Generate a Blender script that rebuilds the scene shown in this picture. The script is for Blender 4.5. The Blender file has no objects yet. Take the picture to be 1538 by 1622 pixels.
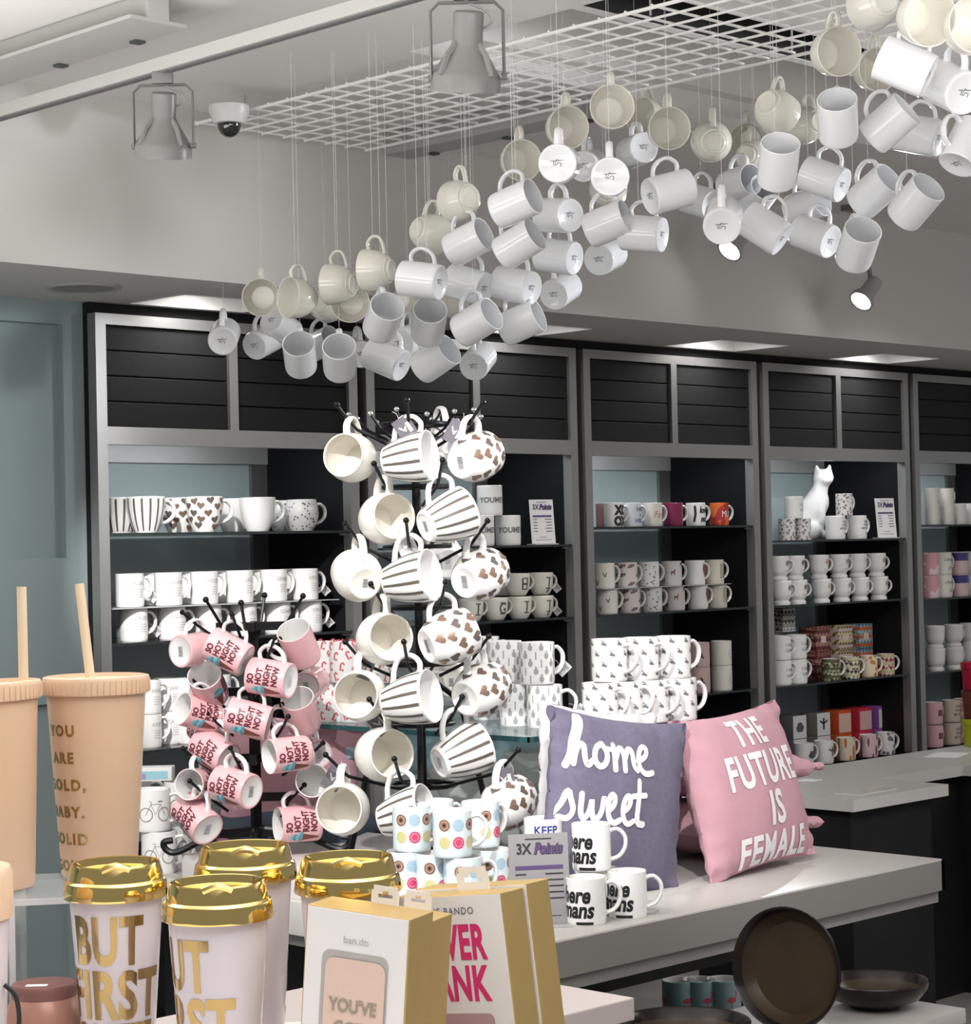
import bpy, bmesh, math, random
import numpy as np
from mathutils import Vector, Matrix
C = bpy.context.scene.collection
S = bpy.context.scene
random.seed(7)
PI = math.pi

# ------------------------------------------------------------------ camera
CX, CY, F = 769.0, 811.0, 3392.54
RV = Vector((0.7062, -0.7077, -0.0222)).normalized()
FW = Vector((0.7080, 0.7060, 0.0172)); FW = (FW - RV * FW.dot(RV)).normalized()
UP = RV.cross(FW).normalized()
CAM = Vector((0, 0, 1.55))
def at(x, y, X=None, Y=None, z=None, d=None):
    v = FW + RV * ((x - CX) / F) - UP * ((y - CY) / F)
    t = X / v.x if X is not None else Y / v.y if Y is not None else (z - CAM.z) / v.z if z is not None else d
    return CAM + v * t
cd = bpy.data.cameras.new('camera'); cam = bpy.data.objects.new('camera', cd); C.objects.link(cam)
cd.sensor_fit = 'HORIZONTAL'; cd.sensor_width = 36.0; cd.lens = F * 36.0 / 1538.0
cd.clip_start = 0.05; cd.clip_end = 60
cd.dof.use_dof = False
M3 = Matrix((RV, UP, -FW)).transposed()
cam.matrix_world = Matrix.Translation(CAM) @ M3.to_4x4()
S.camera = cam

# ------------------------------------------------------------------ light
vs = S.view_settings
vs.view_transform = 'Standard'; vs.look = 'None'; vs.exposure = 0.0; vs.gamma = 1.0; vs.use_curve_mapping = False
w = bpy.data.worlds.new('shop_ambient'); S.world = w; w.use_nodes = True
w.node_tree.nodes['Background'].inputs[0].default_value = (0.97, 0.98, 1.0, 1)
w.node_tree.nodes['Background'].inputs[1].default_value = 0.30
def spot(name, loc, target, energy, angle, blend=0.6, size=0.02, col=(1, 0.985, 0.96)):
    l = bpy.data.lights.new(name, 'SPOT'); l.energy = energy; l.spot_size = math.radians(angle); l.spot_blend = blend
    l.shadow_soft_size = size; l.color = col
    o = bpy.data.objects.new(name, l); C.objects.link(o); o.location = loc
    o.rotation_euler = (Vector(target) - Vector(loc)).to_track_quat('-Z', 'Y').to_euler(); return o
def arealight(name, loc, target, energy, sx, sy, col=(1, 0.98, 0.95)):
    l = bpy.data.lights.new(name, 'AREA'); l.energy = energy; l.shape = 'RECTANGLE'; l.size = sx; l.size_y = sy; l.color = col
    o = bpy.data.objects.new(name, l); C.objects.link(o); o.location = loc
    o.rotation_euler = (Vector(target) - Vector(loc)).to_track_quat('-Z', 'Y').to_euler(); return o
arealight('added_overhead_fill', (0.9, 0.6, 2.7), (0.9, 0.6, 0), 18, 1.4, 1.4)  # unseen area light added overhead as general fill
arealight('added_far_overhead_fill', (6.6, 1.4, 2.7), (6.6, 1.4, 0), 40, 2.0, 1.4)  # second added fill from above, out of view at the far right
arealight('added_upfill_behind', (1.6, 0.3, 1.95), (1.6, 0.3, 3), 150, 3.0, 2.8, (1, .985, .965))  # unseen upward fill added to brighten the ceiling
arealight('added_upfill_aside', (1.0, 3.3, 1.9), (1.0, 3.3, 3), 88, 2.4, 2.4, (1, .985, .965))  # added upward fill out of view, for the left ceiling and upper wall
arealight('added_upfill_far', (6.6, 0.6, 1.95), (6.6, 0.6, 3), 45, 1.6, 1.6)  # added upward fill for the far end, no fitting behind it
arealight('added_side_overhead_fill', (0.4, 3.4, 2.7), (0.4, 3.4, 0), 35, 1.4, 1.4)  # added overhead fill out of view at the left
spot('track_light_on_racks', (1.7, 2.3, 2.68), (3.35, 3.6, 1.12), 215, 36, 0.5)
spot('track_light_on_cushions', (2.2, 1.5, 2.70), (3.95, 3.5, 1.1), 170, 34, 0.6)
spot('track_light_on_bay', (2.82, 4.10, 2.36), (4.20, 5.32, 1.22), 210, 30, 0.7)
spot('track_light_on_letters', (4.5, 2.9, 2.70), (5.4, 5.3, 1.35), 45, 36, 0.8)
spot('track_light_on_statue', (5.6, 2.6, 2.68), (7.15, 5.3, 1.45), 90, 30, 0.8)
spot('wall_spot_light_beam', (6.22, 4.30, 2.36), (3.9, 3.0, 1.8), 60, 70, 0.8)
spot('track_light_on_hanging_mugs', (5.9, 1.7, 2.45), (3.9, 3.4, 2.2), 230, 40, 0.7, .16, (.95, .97, 1))
spot('wall_spot_light_glow', (5.55, 4.36, 2.50), (3.8, 3.2, 1.9), 45, 56, 0.8)

# ------------------------------------------------------------------ materials
MATS = {}
def mat(name, col, rough=0.5, metal=0.0, spec=0.5, coat=0.0, emit=None, es=1.0, trans=0.0, alpha=1.0, noise=0.0, nscale=20.0, bump=0.0, bscale=60.0, ior=1.45):
    if name in MATS: return MATS[name]
    m = bpy.data.materials.new(name); m.use_nodes = True; nt = m.node_tree; b = nt.nodes['Principled BSDF']
    b.inputs['Base Color'].default_value = (*col, 1); b.inputs['Roughness'].default_value = rough; b.inputs['Metallic'].default_value = metal
    b.inputs['Specular IOR Level'].default_value = spec; b.inputs['Coat Weight'].default_value = coat
    b.inputs['Transmission Weight'].default_value = trans; b.inputs['Alpha'].default_value = alpha; b.inputs['IOR'].default_value = ior
    if emit: b.inputs['Emission Color'].default_value = (*emit, 1); b.inputs['Emission Strength'].default_value = es
    if noise or bump:
        tc = nt.nodes.new('ShaderNodeTexCoord')
        n = nt.nodes.new('ShaderNodeTexNoise'); n.inputs['Scale'].default_value = nscale; n.inputs['Detail'].default_value = 4
        nt.links.new(tc.outputs['Object'], n.inputs['Vector'])
        if noise:
            mx = nt.nodes.new('ShaderNodeMix'); mx.data_type = 'RGBA'
            mx.inputs[6].default_value = (*[c * (1 - noise) for c in col], 1); mx.inputs[7].default_value = (*[min(1, c * (1 + noise)) for c in col], 1)
            nt.links.new(n.outputs['Fac'], mx.inputs[0]); nt.links.new(mx.outputs[2], b.inputs['Base Color'])
        if bump:
            n2 = nt.nodes.new('ShaderNodeTexNoise'); n2.inputs['Scale'].default_value = bscale; n2.inputs['Detail'].default_value = 3
            nt.links.new(tc.outputs['Object'], n2.inputs['Vector'])
            bp = nt.nodes.new('ShaderNodeBump'); bp.inputs['Strength'].default_value = bump; bp.inputs['Distance'].default_value = 0.004
            nt.links.new(n2.outputs['Fac'], bp.inputs['Height']); nt.links.new(bp.outputs[0], b.inputs['Normal'])
    MATS[name] = m; return m
def flecks(name, base, dark, scale=120.0, thr=0.35, kind='VORONOI', rough=0.25, stretch=(1, 1, 1), zfade=None):
    """small printed marks scattered over a glazed surface"""
    if name in MATS: return MATS[name]
    m = mat(name, base, rough); nt = m.node_tree; b = nt.nodes['Principled BSDF']
    tc = nt.nodes.new('ShaderNodeTexCoord'); mp = nt.nodes.new('ShaderNodeMapping'); mp.inputs['Scale'].default_value = stretch
    nt.links.new(tc.outputs['Object'], mp.inputs[0])
    if kind == 'VORONOI':
        t = nt.nodes.new('ShaderNodeTexVoronoi'); out = t.outputs['Distance']
    else:
        t = nt.nodes.new('ShaderNodeTexNoise'); t.inputs['Detail'].default_value = 2; out = t.outputs['Fac']
    t.inputs['Scale'].default_value = scale; nt.links.new(mp.outputs[0], t.inputs['Vector'])
    lt = nt.nodes.new('ShaderNodeMath'); lt.operation = 'LESS_THAN'; nt.links.new(out, lt.inputs[0]); lt.inputs[1].default_value = thr
    fac = lt.outputs[0]
    if zfade:                                                # marks only within a band of the height
        sp = nt.nodes.new('ShaderNodeSeparateXYZ'); nt.links.new(tc.outputs['Object'], sp.inputs[0])
        mr = nt.nodes.new('ShaderNodeMapRange'); mr.inputs[1].default_value = zfade[0]; mr.inputs[2].default_value = zfade[1]
        mr.inputs[3].default_value = thr; mr.inputs[4].default_value = 0.0
        nt.links.new(sp.outputs[2], mr.inputs[0]); nt.links.new(mr.outputs[0], lt.inputs[1])
    mx = nt.nodes.new('ShaderNodeMix'); mx.data_type = 'RGBA'; mx.inputs[6].default_value = (*base, 1); mx.inputs[7].default_value = (*dark, 1)
    nt.links.new(fac, mx.inputs[0]); nt.links.new(mx.outputs[2], b.inputs['Base Color']); return m
WHITE = mat('white_ceramic', (0.82, 0.81, 0.80), 0.12, coat=0.3)
HWHITE = mat('cool_white_ceramic', (0.79, 0.80, 0.82), 0.12, coat=0.3)
CREAM = mat('cream_ceramic', (0.70, 0.68, 0.61), 0.15, coat=0.3)
IVORY = mat('ivory_ceramic', (0.80, 0.77, 0.70), 0.2)
PINKC = mat('pink_ceramic', (0.80, 0.47, 0.50), 0.15)
BLACK = mat('black_print', (0.015, 0.015, 0.017), 0.4)
GREY = mat('grey_print', (0.16, 0.16, 0.17), 0.4)
LGREY = mat('pale_grey_print', (0.42, 0.42, 0.43), 0.5)
TAUPE = mat('taupe_glaze', (0.115, 0.095, 0.08), 0.3)
BRONZE = mat('bronze_foil', (0.23, 0.15, 0.11), 0.35, metal=0.35)
MAROON = mat('maroon_print', (0.13, 0.025, 0.035), 0.4)
TEALP = mat('turquoise_print', (0.09, 0.35, 0.45), 0.4)
CONE = mat('waffle_brown_print', (0.20, 0.055, 0.04), 0.4)
PURPLE = mat('purple_print', (0.10, 0.06, 0.16), 0.5)
VIOLET = mat('violet_print', (0.16, 0.08, 0.30), 0.5)
BLKMETAL = mat('black_wire', (0.012, 0.012, 0.013), 0.35, metal=0.6)
STEEL = mat('brushed_steel', (0.34, 0.335, 0.33), 0.38, metal=0.75, noise=0.10, nscale=6)
BLKWOOD = mat('black_boards', (0.012, 0.0125, 0.013), 0.65, spec=.3, bump=0.15, bscale=90)
BLKLAM = mat('black_laminate', (0.010, 0.010, 0.012), 0.6, spec=.25, noise=0.4, nscale=7)
TEALGL = mat('teal_back_panel', (0.46, 0.555, 0.57), 0.3)
GLASS = mat('smoked_glass_shelf', (0.02, 0.03, 0.03), 0.05, spec=0.5, alpha=0.75)
GLASSC = mat('clear_glass', (0.80, 0.93, 0.93), 0.02, trans=1.0, alpha=1.0)
GLEDGE = mat('glass_green_edge', (0.03, 0.10, 0.11), 0.1)
ACRYL = mat('clear_acrylic', (0.95, 0.97, 0.98), 0.02, trans=1.0)
WALLP = mat('white_wall_paint', (0.56, 0.545, 0.52), 0.85, noise=0.03, nscale=1.5)
CEILP = mat('white_ceiling_paint', (0.66, 0.64, 0.62), 0.85, noise=0.02, nscale=1.5)
TRIMP = mat('grey_white_metal', (0.36, 0.355, 0.34), 0.5)
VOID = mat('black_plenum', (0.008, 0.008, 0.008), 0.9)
TEALW = mat('teal_wall_paint', (0.27, 0.34, 0.345), 0.6, noise=0.03, nscale=2)
QUARTZ = mat('grey_quartz_top', (0.52, 0.50, 0.48), 0.28, noise=0.06, nscale=60)
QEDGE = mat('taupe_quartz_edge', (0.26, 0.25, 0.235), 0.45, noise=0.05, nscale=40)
LAMPW = mat('white_lamp_enamel', (0.16, 0.155, 0.15), 0.35)
LAMPON = mat('lit_lens', (1, 1, 1), 0.3, emit=(1, 0.96, 0.92), es=14)
GOLD = mat('polished_gold', (0.80, 0.60, 0.22), 0.08, metal=1.0)
GOLDF = mat('gold_foil', (0.46, 0.33, 0.14), 0.16, metal=1.0)
GOLDB = mat('satin_gold_board', (0.55, 0.385, 0.15), 0.42, metal=0.7, noise=0.06, nscale=30)
CARD = mat('white_card', (0.74, 0.73, 0.73), 0.7)
PAPER = mat('grey_paper_tag', (0.17, 0.16, 0.19), 0.6)
PAPERW = mat('white_paper_tag', (0.72, 0.70, 0.72), 0.7)
NYLON = mat('nylon_line', (0.85, 0.85, 0.85), 0.2, alpha=0.35)

# ------------------------------------------------------------------ mesh builder
class MB:
    def __init__(s): s.v = []; s.f = []; s.m = []
    def add(s, vs_, fs, m=0, M=None):
        o = len(s.v)
        s.v += [tuple(M @ Vector(p)) if M is not None else tuple(p) for p in vs_]
        s.f += [[i + o for i in f] for f in fs]; s.m += [m] * len(fs)
    def box(s, a, b, m=0, M=None, bev=0.0):
        (x0, y0, z0), (x1, y1, z1) = a, b
        if not bev:
            s.add([(x0, y0, z0), (x1, y0, z0), (x1, y1, z0), (x0, y1, z0), (x0, y0, z1), (x1, y0, z1), (x1, y1, z1), (x0, y1, z1)],
                  [(3, 2, 1, 0), (4, 5, 6, 7), (0, 1, 5, 4), (1, 2, 6, 5), (2, 3, 7, 6), (3, 0, 4, 7)], m, M); return
        bm = bmesh.new(); bmesh.ops.create_cube(bm, size=1)
        for v in bm.verts: v.co = Vector(((x0 + x1) / 2 + v.co.x * (x1 - x0), (y0 + y1) / 2 + v.co.y * (y1 - y0), (z0 + z1) / 2 + v.co.z * (z1 - z0)))
        bmesh.ops.bevel(bm, geom=bm.edges[:], offset=bev, segments=2, affect='EDGES', profile=0.5)
        bm.verts.index_update(); s.add([v.co[:] for v in bm.verts], [[v.index for v in f.verts] for f in bm.faces], m, M); bm.free()
    def lathe(s, prof, n=32, m=0, M=None, ms=None):
        vs_ = []; fs = []; idx = []
        for (r, z) in prof:
            if r < 1e-6: idx.append([len(vs_)]); vs_.append((0, 0, z))
            else:
                idx.append(list(range(len(vs_), len(vs_) + n)))
                vs_ += [(r * math.cos(2 * PI * i / n), r * math.sin(2 * PI * i / n), z) for i in range(n)]
        mm = []
        for k in range(len(prof) - 1):
            a, b = idx[k], idx[k + 1]
            for i in range(n):
                j = (i + 1) % n
                if len(a) == 1 and len(b) == 1: continue
                if len(a) == 1: fs.append((a[0], b[j], b[i]))
                elif len(b) == 1: fs.append((a[i], a[j], b[0]))
                else: fs.append((a[i], a[j], b[j], b[i]))
                mm.append(ms[k] if ms else m)
        o = len(s.f); s.add(vs_, fs, m, M); s.m[o:] = mm
    def tube(s, pts, r, n=8, m=0, closed=False, flat=None, up=None, M=None):
        pts = [Vector(p) for p in pts]; N = len(pts); vs_ = []; fs = []; prev = None
        for k, p in enumerate(pts):
            if closed: t = pts[(k + 1) % N] - pts[k - 1]
            else: t = pts[min(k + 1, N - 1)] - pts[max(k - 1, 0)]
            t.normalize()
            a = up if up is not None else prev if prev is not None else (Vector((0, 0, 1)) if abs(t.z) < 0.9 else Vector((1, 0, 0)))
            a = Vector(a); a = a - t * a.dot(t)
            if a.length < 1e-6: a = t.orthogonal()
            a.normalize(); b = t.cross(a); prev = a
            rr = r[k] if isinstance(r, (list, tuple)) else r
            ra, rb = (flat[0] * rr, flat[1] * rr) if flat else (rr, rr)
            vs_ += [p + a * (ra * math.cos(2 * PI * i / n)) + b * (rb * math.sin(2 * PI * i / n)) for i in range(n)]
        for k in range(N if closed else N - 1):
            q = (k + 1) % N
            for i in range(n): fs.append((k * n + i, k * n + (i + 1) % n, q * n + (i + 1) % n, q * n + i))
        if not closed: fs.append(tuple(range(n))[::-1]); fs.append(tuple(range((N - 1) * n, N * n)))
        s.add(vs_, fs, m, M)
    def sphere(s, c, r, n=12, m=0, sc=(1, 1, 1), M=None):
        k = max(6, n // 2); vs_ = []; fs = []
        for i in range(k + 1):
            th = PI * i / k
            for j in range(n): vs_.append((c[0] + sc[0] * r * math.sin(th) * math.cos(2 * PI * j / n), c[1] + sc[1] * r * math.sin(th) * math.sin(2 * PI * j / n), c[2] - sc[2] * r * math.cos(th)))
        for i in range(k):
            for j in range(n): fs.append((i * n + j, i * n + (j + 1) % n, (i + 1) * n + (j + 1) % n, (i + 1) * n + j))
        s.add(vs_, fs, m, M)
    def flat(s, d, M=None, m=0, z=0.0):
        """flat 2-d shape d = (verts, faces) laid in the local xy plane"""
        s.add([(x, y, z) for x, y in d[0]], d[1], m, M)
    def wrap(s, d, prof, az, zc, m, off=0.0005):
        """2-d shape laid round a surface of revolution: x runs round it, y up it"""
        xs_ = [q_[0] for q_ in d[0]]; ys_ = [q_[1] for q_ in d[0]]
        if max(xs_) - min(xs_) > .006 or max(ys_) - min(ys_) > .008: d = cut2(d, .005, True)
        out = []
        for x, y in d[0]:
            z = zc + y; r = prof(z) + off; R0 = max(prof(zc), 0.005)
            a = az + x / R0; out.append((r * math.cos(a), r * math.sin(a), z))
        s.add(out, d[1], m)
    def mesh(s, name, mats, smooth=True, angle=38):
        me = bpy.data.meshes.new(name); me.from_pydata(s.v, [], s.f)
        for mt in mats: me.materials.append(mt)
        me.polygons.foreach_set('material_index', s.m)
        if smooth:
            me.polygons.foreach_set('use_smooth', [True] * len(s.f)); me.update()
            me.set_sharp_from_angle(angle=math.radians(angle))
        me.update(); return me
def link(name, data, parent=None, M=None):
    o = bpy.data.objects.new(name, data); C.objects.link(o)
    if parent is not None: o.parent = parent
    if M is not None: o.matrix_basis = M
    return o
def tag(o, label, cat, group=None, kind=None):
    o['label'] = label; o['category'] = cat
    if group: o['group'] = group
    if kind: o['kind'] = kind
    return o
def struct(name, mb, mats, smooth=False):
    o = link(name, mb.mesh(name, mats, smooth)); o['kind'] = 'structure'; return o
def thing(name, label, cat, loc=(0, 0, 0), rz=0.0, group=None, M=None):
    o = bpy.data.objects.new(name, None); C.objects.link(o); o.empty_display_size = 0.05
    o.matrix_basis = M if M is not None else Matrix.Translation(loc) @ Matrix.Rotation(rz, 4, 'Z')
    return tag(o, label, cat, group)
def part(name, mb, mats, parent, smooth=True, M=None, label=None):
    o = link(name, mb.mesh(name, mats, smooth) if isinstance(mb, MB) else mb, parent, M)
    if label: o['label'] = label
    return o
ORD = ['first', 'second', 'third', 'fourth', 'fifth', 'sixth', 'seventh', 'eighth', 'ninth', 'tenth', 'eleventh', 'twelfth', 'thirteenth', 'fourteenth', 'fifteenth',
       'sixteenth', 'seventeenth', 'eighteenth', 'nineteenth', 'twentieth', 'twenty-first', 'twenty-second', 'twenty-third', 'twenty-fourth', 'twenty-fifth', 'twenty-sixth', 'twenty-seventh', 'twenty-eighth']

# ------------------------------------------------------------------ 2-d lettering and marks
def cut2(d, step, both=False):
    bm = bmesh.new(); vv = [bm.verts.new((x, y, 0)) for x, y in d[0]]
    for f in d[1]:
        try: bm.faces.new([vv[i] for i in f])
        except ValueError: pass
    for ax in ((0, 1) if both else (0,)):
        lo = min(p[ax] for p in d[0]); hi = max(p[ax] for p in d[0]); k = math.floor(lo / step) + 1
        while k * step < hi:
            co = [0, 0, 0]; no = [0, 0, 0]; co[ax] = k * step; no[ax] = 1
            bmesh.ops.bisect_plane(bm, geom=bm.verts[:] + bm.edges[:] + bm.faces[:], plane_co=co, plane_no=no, dist=1e-7); k += 1
    bm.verts.index_update()
    r = ([(v.co.x, v.co.y) for v in bm.verts], [[v.index for v in f.verts] for f in bm.faces]); bm.free(); return r
_T = {}
def text2(st, h, bold=0.0, shear=0.0, align='CENTER', xs=1.0, space=1.0, rot=0.0, step=None, both=False):
    """letters of cap height h; block centred vertically on 0"""
    key = (st, bold, shear, space)
    if key not in _T:
        cu = bpy.data.curves.new('t', 'FONT'); cu.body = st; cu.size = 1.0; cu.offset = bold; cu.shear = shear; cu.space_character = space
        cu.dimensions = '2D'; cu.fill_mode = 'FRONT'; cu.resolution_u = 3
        o = bpy.data.objects.new('t', cu); C.objects.link(o); dg = bpy.context.evaluated_depsgraph_get()
        me = o.evaluated_get(dg).to_mesh()
        _T[key] = ([(v.co.x, v.co.y) for v in me.vertices], [list(p.vertices) for p in me.polygons])
        bpy.data.objects.remove(o); bpy.data.curves.remove(cu)
    v, f = _T[key]
    k = h / 0.70; x0 = min(p[0] for p in v); x1 = max(p[0] for p in v)
    dx = {'CENTER': (x0 + x1) / 2, 'LEFT': x0, 'RIGHT': x1}[align]
    v = [((x - dx) * k * xs, (y - 0.35) * k) for x, y in v]
    if rot: c, s_ = math.cos(rot), math.sin(rot); v = [(x * c - y * s_, x * s_ + y * c) for x, y in v]
    d = (v, f)
    return cut2(d, step, both) if step else d
def shift(d, dx, dy): return ([(x + dx, y + dy) for x, y in d[0]], d[1])
def rot2(d, a):
    c, s_ = math.cos(a), math.sin(a); return ([(x * c - y * s_, x * s_ + y * c) for x, y in d[0]], d[1])
def join2(*ds):
    v = []; f = []
    for d in ds: o = len(v); v += d[0]; f += [[i + o for i in q] for q in d[1]]
    return (v, f)
def disc2(r, n=14, ry=None): return ([(r * math.cos(2 * PI * i / n), (ry or r) * math.sin(2 * PI * i / n)) for i in range(n)], [list(range(n))])
def ring2(r, wd, n=20):
    v = [(r * math.cos(2 * PI * i / n), r * math.sin(2 * PI * i / n)) for i in range(n)] + [((r - wd) * math.cos(2 * PI * i / n), (r - wd) * math.sin(2 * PI * i / n)) for i in range(n)]
    return (v, [[i, (i + 1) % n, n + (i + 1) % n, n + i] for i in range(n)])
def rect2(x0, y0, x1, y1): return ([(x0, y0), (x1, y0), (x1, y1), (x0, y1)], [[0, 1, 2, 3]])
def poly2(p): return (list(p), [list(range(len(p)))])
def stroke2(pts, wd, smooth=0):
    """brush stroke along a polyline"""
    P = [Vector((x, y)) for x, y in pts]
    for _ in range(smooth):
        q = [P[0]]
        for a, b in zip(P, P[1:]): q += [a * .75 + b * .25, a * .25 + b * .75]
        P = q + [P[-1]]
    v = []; f = []
    for k, p in enumerate(P):
        t = P[min(k + 1, len(P) - 1)] - P[max(k - 1, 0)]
        if t.length < 1e-9: t = Vector((1, 0))
        t.normalize(); nn = Vector((-t.y, t.x)) * wd / 2
        v += [tuple(p + nn), tuple(p - nn)]
        if k: f.append([2 * k - 2, 2 * k - 1, 2 * k + 1, 2 * k])
    for e in (P[0], P[-1]):
        o = len(v); v += [(e.x + wd / 2 * math.cos(2 * PI * i / 8), e.y + wd / 2 * math.sin(2 * PI * i / 8)) for i in range(8)]; f.append(list(range(o, o + 8)))
    return (v, f)
def heart2(s_):
    p = []
    for i in range(18):
        t = 2 * PI * i / 18; p.append((s_ * 0.058 * 16 * math.sin(t) ** 3 / 1.0, s_ * 0.058 * (13 * math.cos(t) - 5 * math.cos(2 * t) - 2 * math.cos(3 * t) - math.cos(4 * t) + 2)))
    v = p + [(0, 0)]; return (v, [[i, (i + 1) % 18, 18] for i in range(18)])
def card3(mb, wd, h, M, mi_dark, mi_vio, big=1.0):
    """the face of a points card: small heading, '3X Points', a bar and rows of small print"""
    o = 0.0006
    mb.flat(shift(rect2(-wd * .22, -wd * .01, wd * .22, wd * .01), 0, h * .44), M, mi_dark, o)
    mb.flat(shift(text2('3X', h * .115, 0.03, xs=.85), -wd * .24, h * .335), M, mi_dark, o)
    mb.flat(shift(text2('Points', h * .115, 0.075, 0.25, xs=.78), wd * .17, h * .335), M, mi_dark, o)
    mb.flat(shift(text2('Points', h * .115, 0.03, 0.25, xs=.80), wd * .17, h * .335), M, mi_vio, o * 1.8)
    mb.flat(rect2(-wd * .40, h * .10, wd * .40, h * .145), M, mi_vio, o)
    for k in range(5):
        y = h * (.05 - .068 * k)
        mb.flat(rect2(-wd * .40, y - h * .008, -wd * .22, y + h * .008), M, mi_dark, o)
        mb.flat(rect2(wd * (.10 + .03 * (k % 3)), y - h * .008, wd * .40, y + h * .008), M, mi_dark, o)
    mb.flat(rect2(-wd * .15, -h * .36, wd * .15, -h * .35), M, mi_dark, o)
    mb.flat(rect2(-wd * .34, -h * .42, wd * .34, -h * .412), M, mi_dark, o)
# ------------------------------------------------------------------ mugs
def interp(pts):
    def f(z):
        if z <= pts[0][1]: return pts[0][0]
        for (r0, z0), (r1, z1) in zip(pts, pts[1:]):
            if z <= z1: return r0 + (r1 - r0) * (z - z0) / max(1e-9, z1 - z0)
        return pts[-1][0]
    return f
def cr(pts, n=3):
    out = []
    for i in range(len(pts) - 1):
        p0, p1, p2, p3 = pts[max(i - 1, 0)], pts[i], pts[i + 1], pts[min(i + 2, len(pts) - 1)]
        for k in range(n):
            t = k / n
            out.append(tuple(0.5 * (2 * p1[j] + (p2[j] - p0[j]) * t + (2 * p0[j] - 5 * p1[j] + 4 * p2[j] - p3[j]) * t * t + (3 * p1[j] - p0[j] - 3 * p2[j] + p3[j]) * t ** 3) for j in range(len(p1))))
    return out + [tuple(pts[-1])]
KIND = {   # outer profile (radius, height), foot radius, wall, handle (top, bottom, reach, width, thickness)
    'mug':   (cr([(.0385, .0), (.0405, .006), (.041, .03), (.041, .065), (.041, .095)]), .034, .0035, (.080, .020, .031, .0075, .0045)),
    'cup':   (cr([(.024, .0), (.025, .004), (.034, .012), (.044, .03), (.0485, .052), (.050, .070)]), .021, .003, (.060, .020, .030, .0065, .004)),
    'latte': (cr([(.030, .0), (.034, .006), (.043, .030), (.050, .060), (.0525, .082), (.053, .098)]), .027, .0035, (.084, .024, .034, .0085, .005)),
    'belly': (cr([(.033, .0), (.037, .005), (.048, .026), (.0535, .050), (.0525, .072), (.048, .092), (.0475, .098)]), .030, .0035, (.082, .022, .036, .0085, .005)),
    'letter': (cr([(.026, .0), (.031, .004), (.040, .022), (.044, .05), (.045, .078)]), .023, .003, (.066, .020, .027, .0065, .0042)),
    'tall':  (cr([(.034, .0), (.036, .004), (.036, .05), (.036, .088), (.0365, .092)]), .030, .003, (.078, .022, .026, .006, .004)),
    'flare': (cr([(.034, .0), (.034, .010), (.029, .016), (.037, .030), (.040, .06), (.041, .092)]), .030, .003, (.074, .028, .027, .006, .004)),
}
def axis_len(kind): return KIND[kind][0][-1][1]
BODY = {}
def body_mesh(key, kind, outer, inner, prints=(), n=36, scale=1.0, basemark=None):
    if key in BODY: return BODY[key]
    op, fr, wl, hd = KIND[kind]; fn = interp(op); mb = MB(); H = op[-1][1]
    prof = [(0, .0022), (fr * .9, .0022), (fr, 0.0)] + op
    no = len(prof) - 1
    rim = [(op[-1][0] - wl * .3, H + .0012), (op[-1][0] - wl * .75, H + .0006)]
    inn = [(max(.004, r - wl), z) for r, z in op[::-1] if .012 < z < H - .001]
    inn = inn + [(inn[-1][0] * .9, .0075), (0, .0065)]
    P = prof + rim + inn
    mb.lathe(P, n, ms=[1, 1] + [0] * (no - 1) + [1] * (len(P) - no - 2))
    mats = [outer, inner]
    for d, az, zc, mt in prints:
        if mt not in mats: mats.append(mt)
        mb.wrap(d, fn, az, zc, mats.index(mt))
    if basemark:
        for d, mt in basemark:
            if mt not in mats: mats.append(mt)
            mb.add([(x, -y, .0016) for x, y in d[0]], [f[::1] for f in d[1]], mats.index(mt))
    BODY[key] = mb.mesh(key, mats); return BODY[key]
HAND = {}
def handle_mesh(kind, mt):
    k = (kind, mt.name)
    if k in HAND: return HAND[k]
    op, fr, wl, (zt, zb, rc, hw, ht) = KIND[kind]; fn = interp(op); mb = MB()
    pts = [(fn(zt) - .002, 0, zt), (fn(zt) + rc * .45, 0, zt + .003), (fn(zt) + rc * .88, 0, zt - (zt - zb) * .14), (fn(zt) + rc, 0, zt - (zt - zb) * .38),
           (fn(zt) + rc * .88, 0, zt - (zt - zb) * .66), (fn(zb) + (fn(zt) - fn(zb)) * .4 + rc * .5, 0, zb + (zt - zb) * .10), (fn(zb) - .002, 0, zb)]
    P = cr(pts, 3)
    mb.tube(P, [1.25] + [1.0] * (len(P) - 2) + [1.25], 10, up=(0, 1, 0), flat=(hw, ht))
    HAND[k] = mb.mesh('handle', [mt]); return HAND[k]
def mug(name, label, cat, group, M, kind, body, hmat, s=1.0):
    t = thing(name, label, cat, group=group, M=M @ Matrix.Scale(s, 4) if s != 1.0 else M)
    part('body', body, None, t)
    if hmat is not None: part('handle', handle_mesh(kind, hmat), None, t)
    return t
def aim(px, py, D, dia, ax, ay, az, L, hand=None, d=None):
    """place a mug whose body centre is seen at (px, py), D pixels wide; axis base->mouth given as right, up, towards viewer"""
    d = d or dia * F / D
    A = (RV * ax + UP * ay - FW * az).normalized()
    h = Vector((0, 0, 1)) if hand is None else (RV * hand[0] + UP * hand[1] - FW * hand[2])
    h = h - A * h.dot(A)
    if h.length < .05: h = -FW - A * (-FW).dot(A)
    h.normalize(); y = A.cross(h)
    o = at(px, py, d=d) - A * (L / 2)
    return Matrix((h, y, A)).transposed().to_4x4(), o
def place(R4, o): m = R4.copy(); m.translation = o; return m
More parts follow.
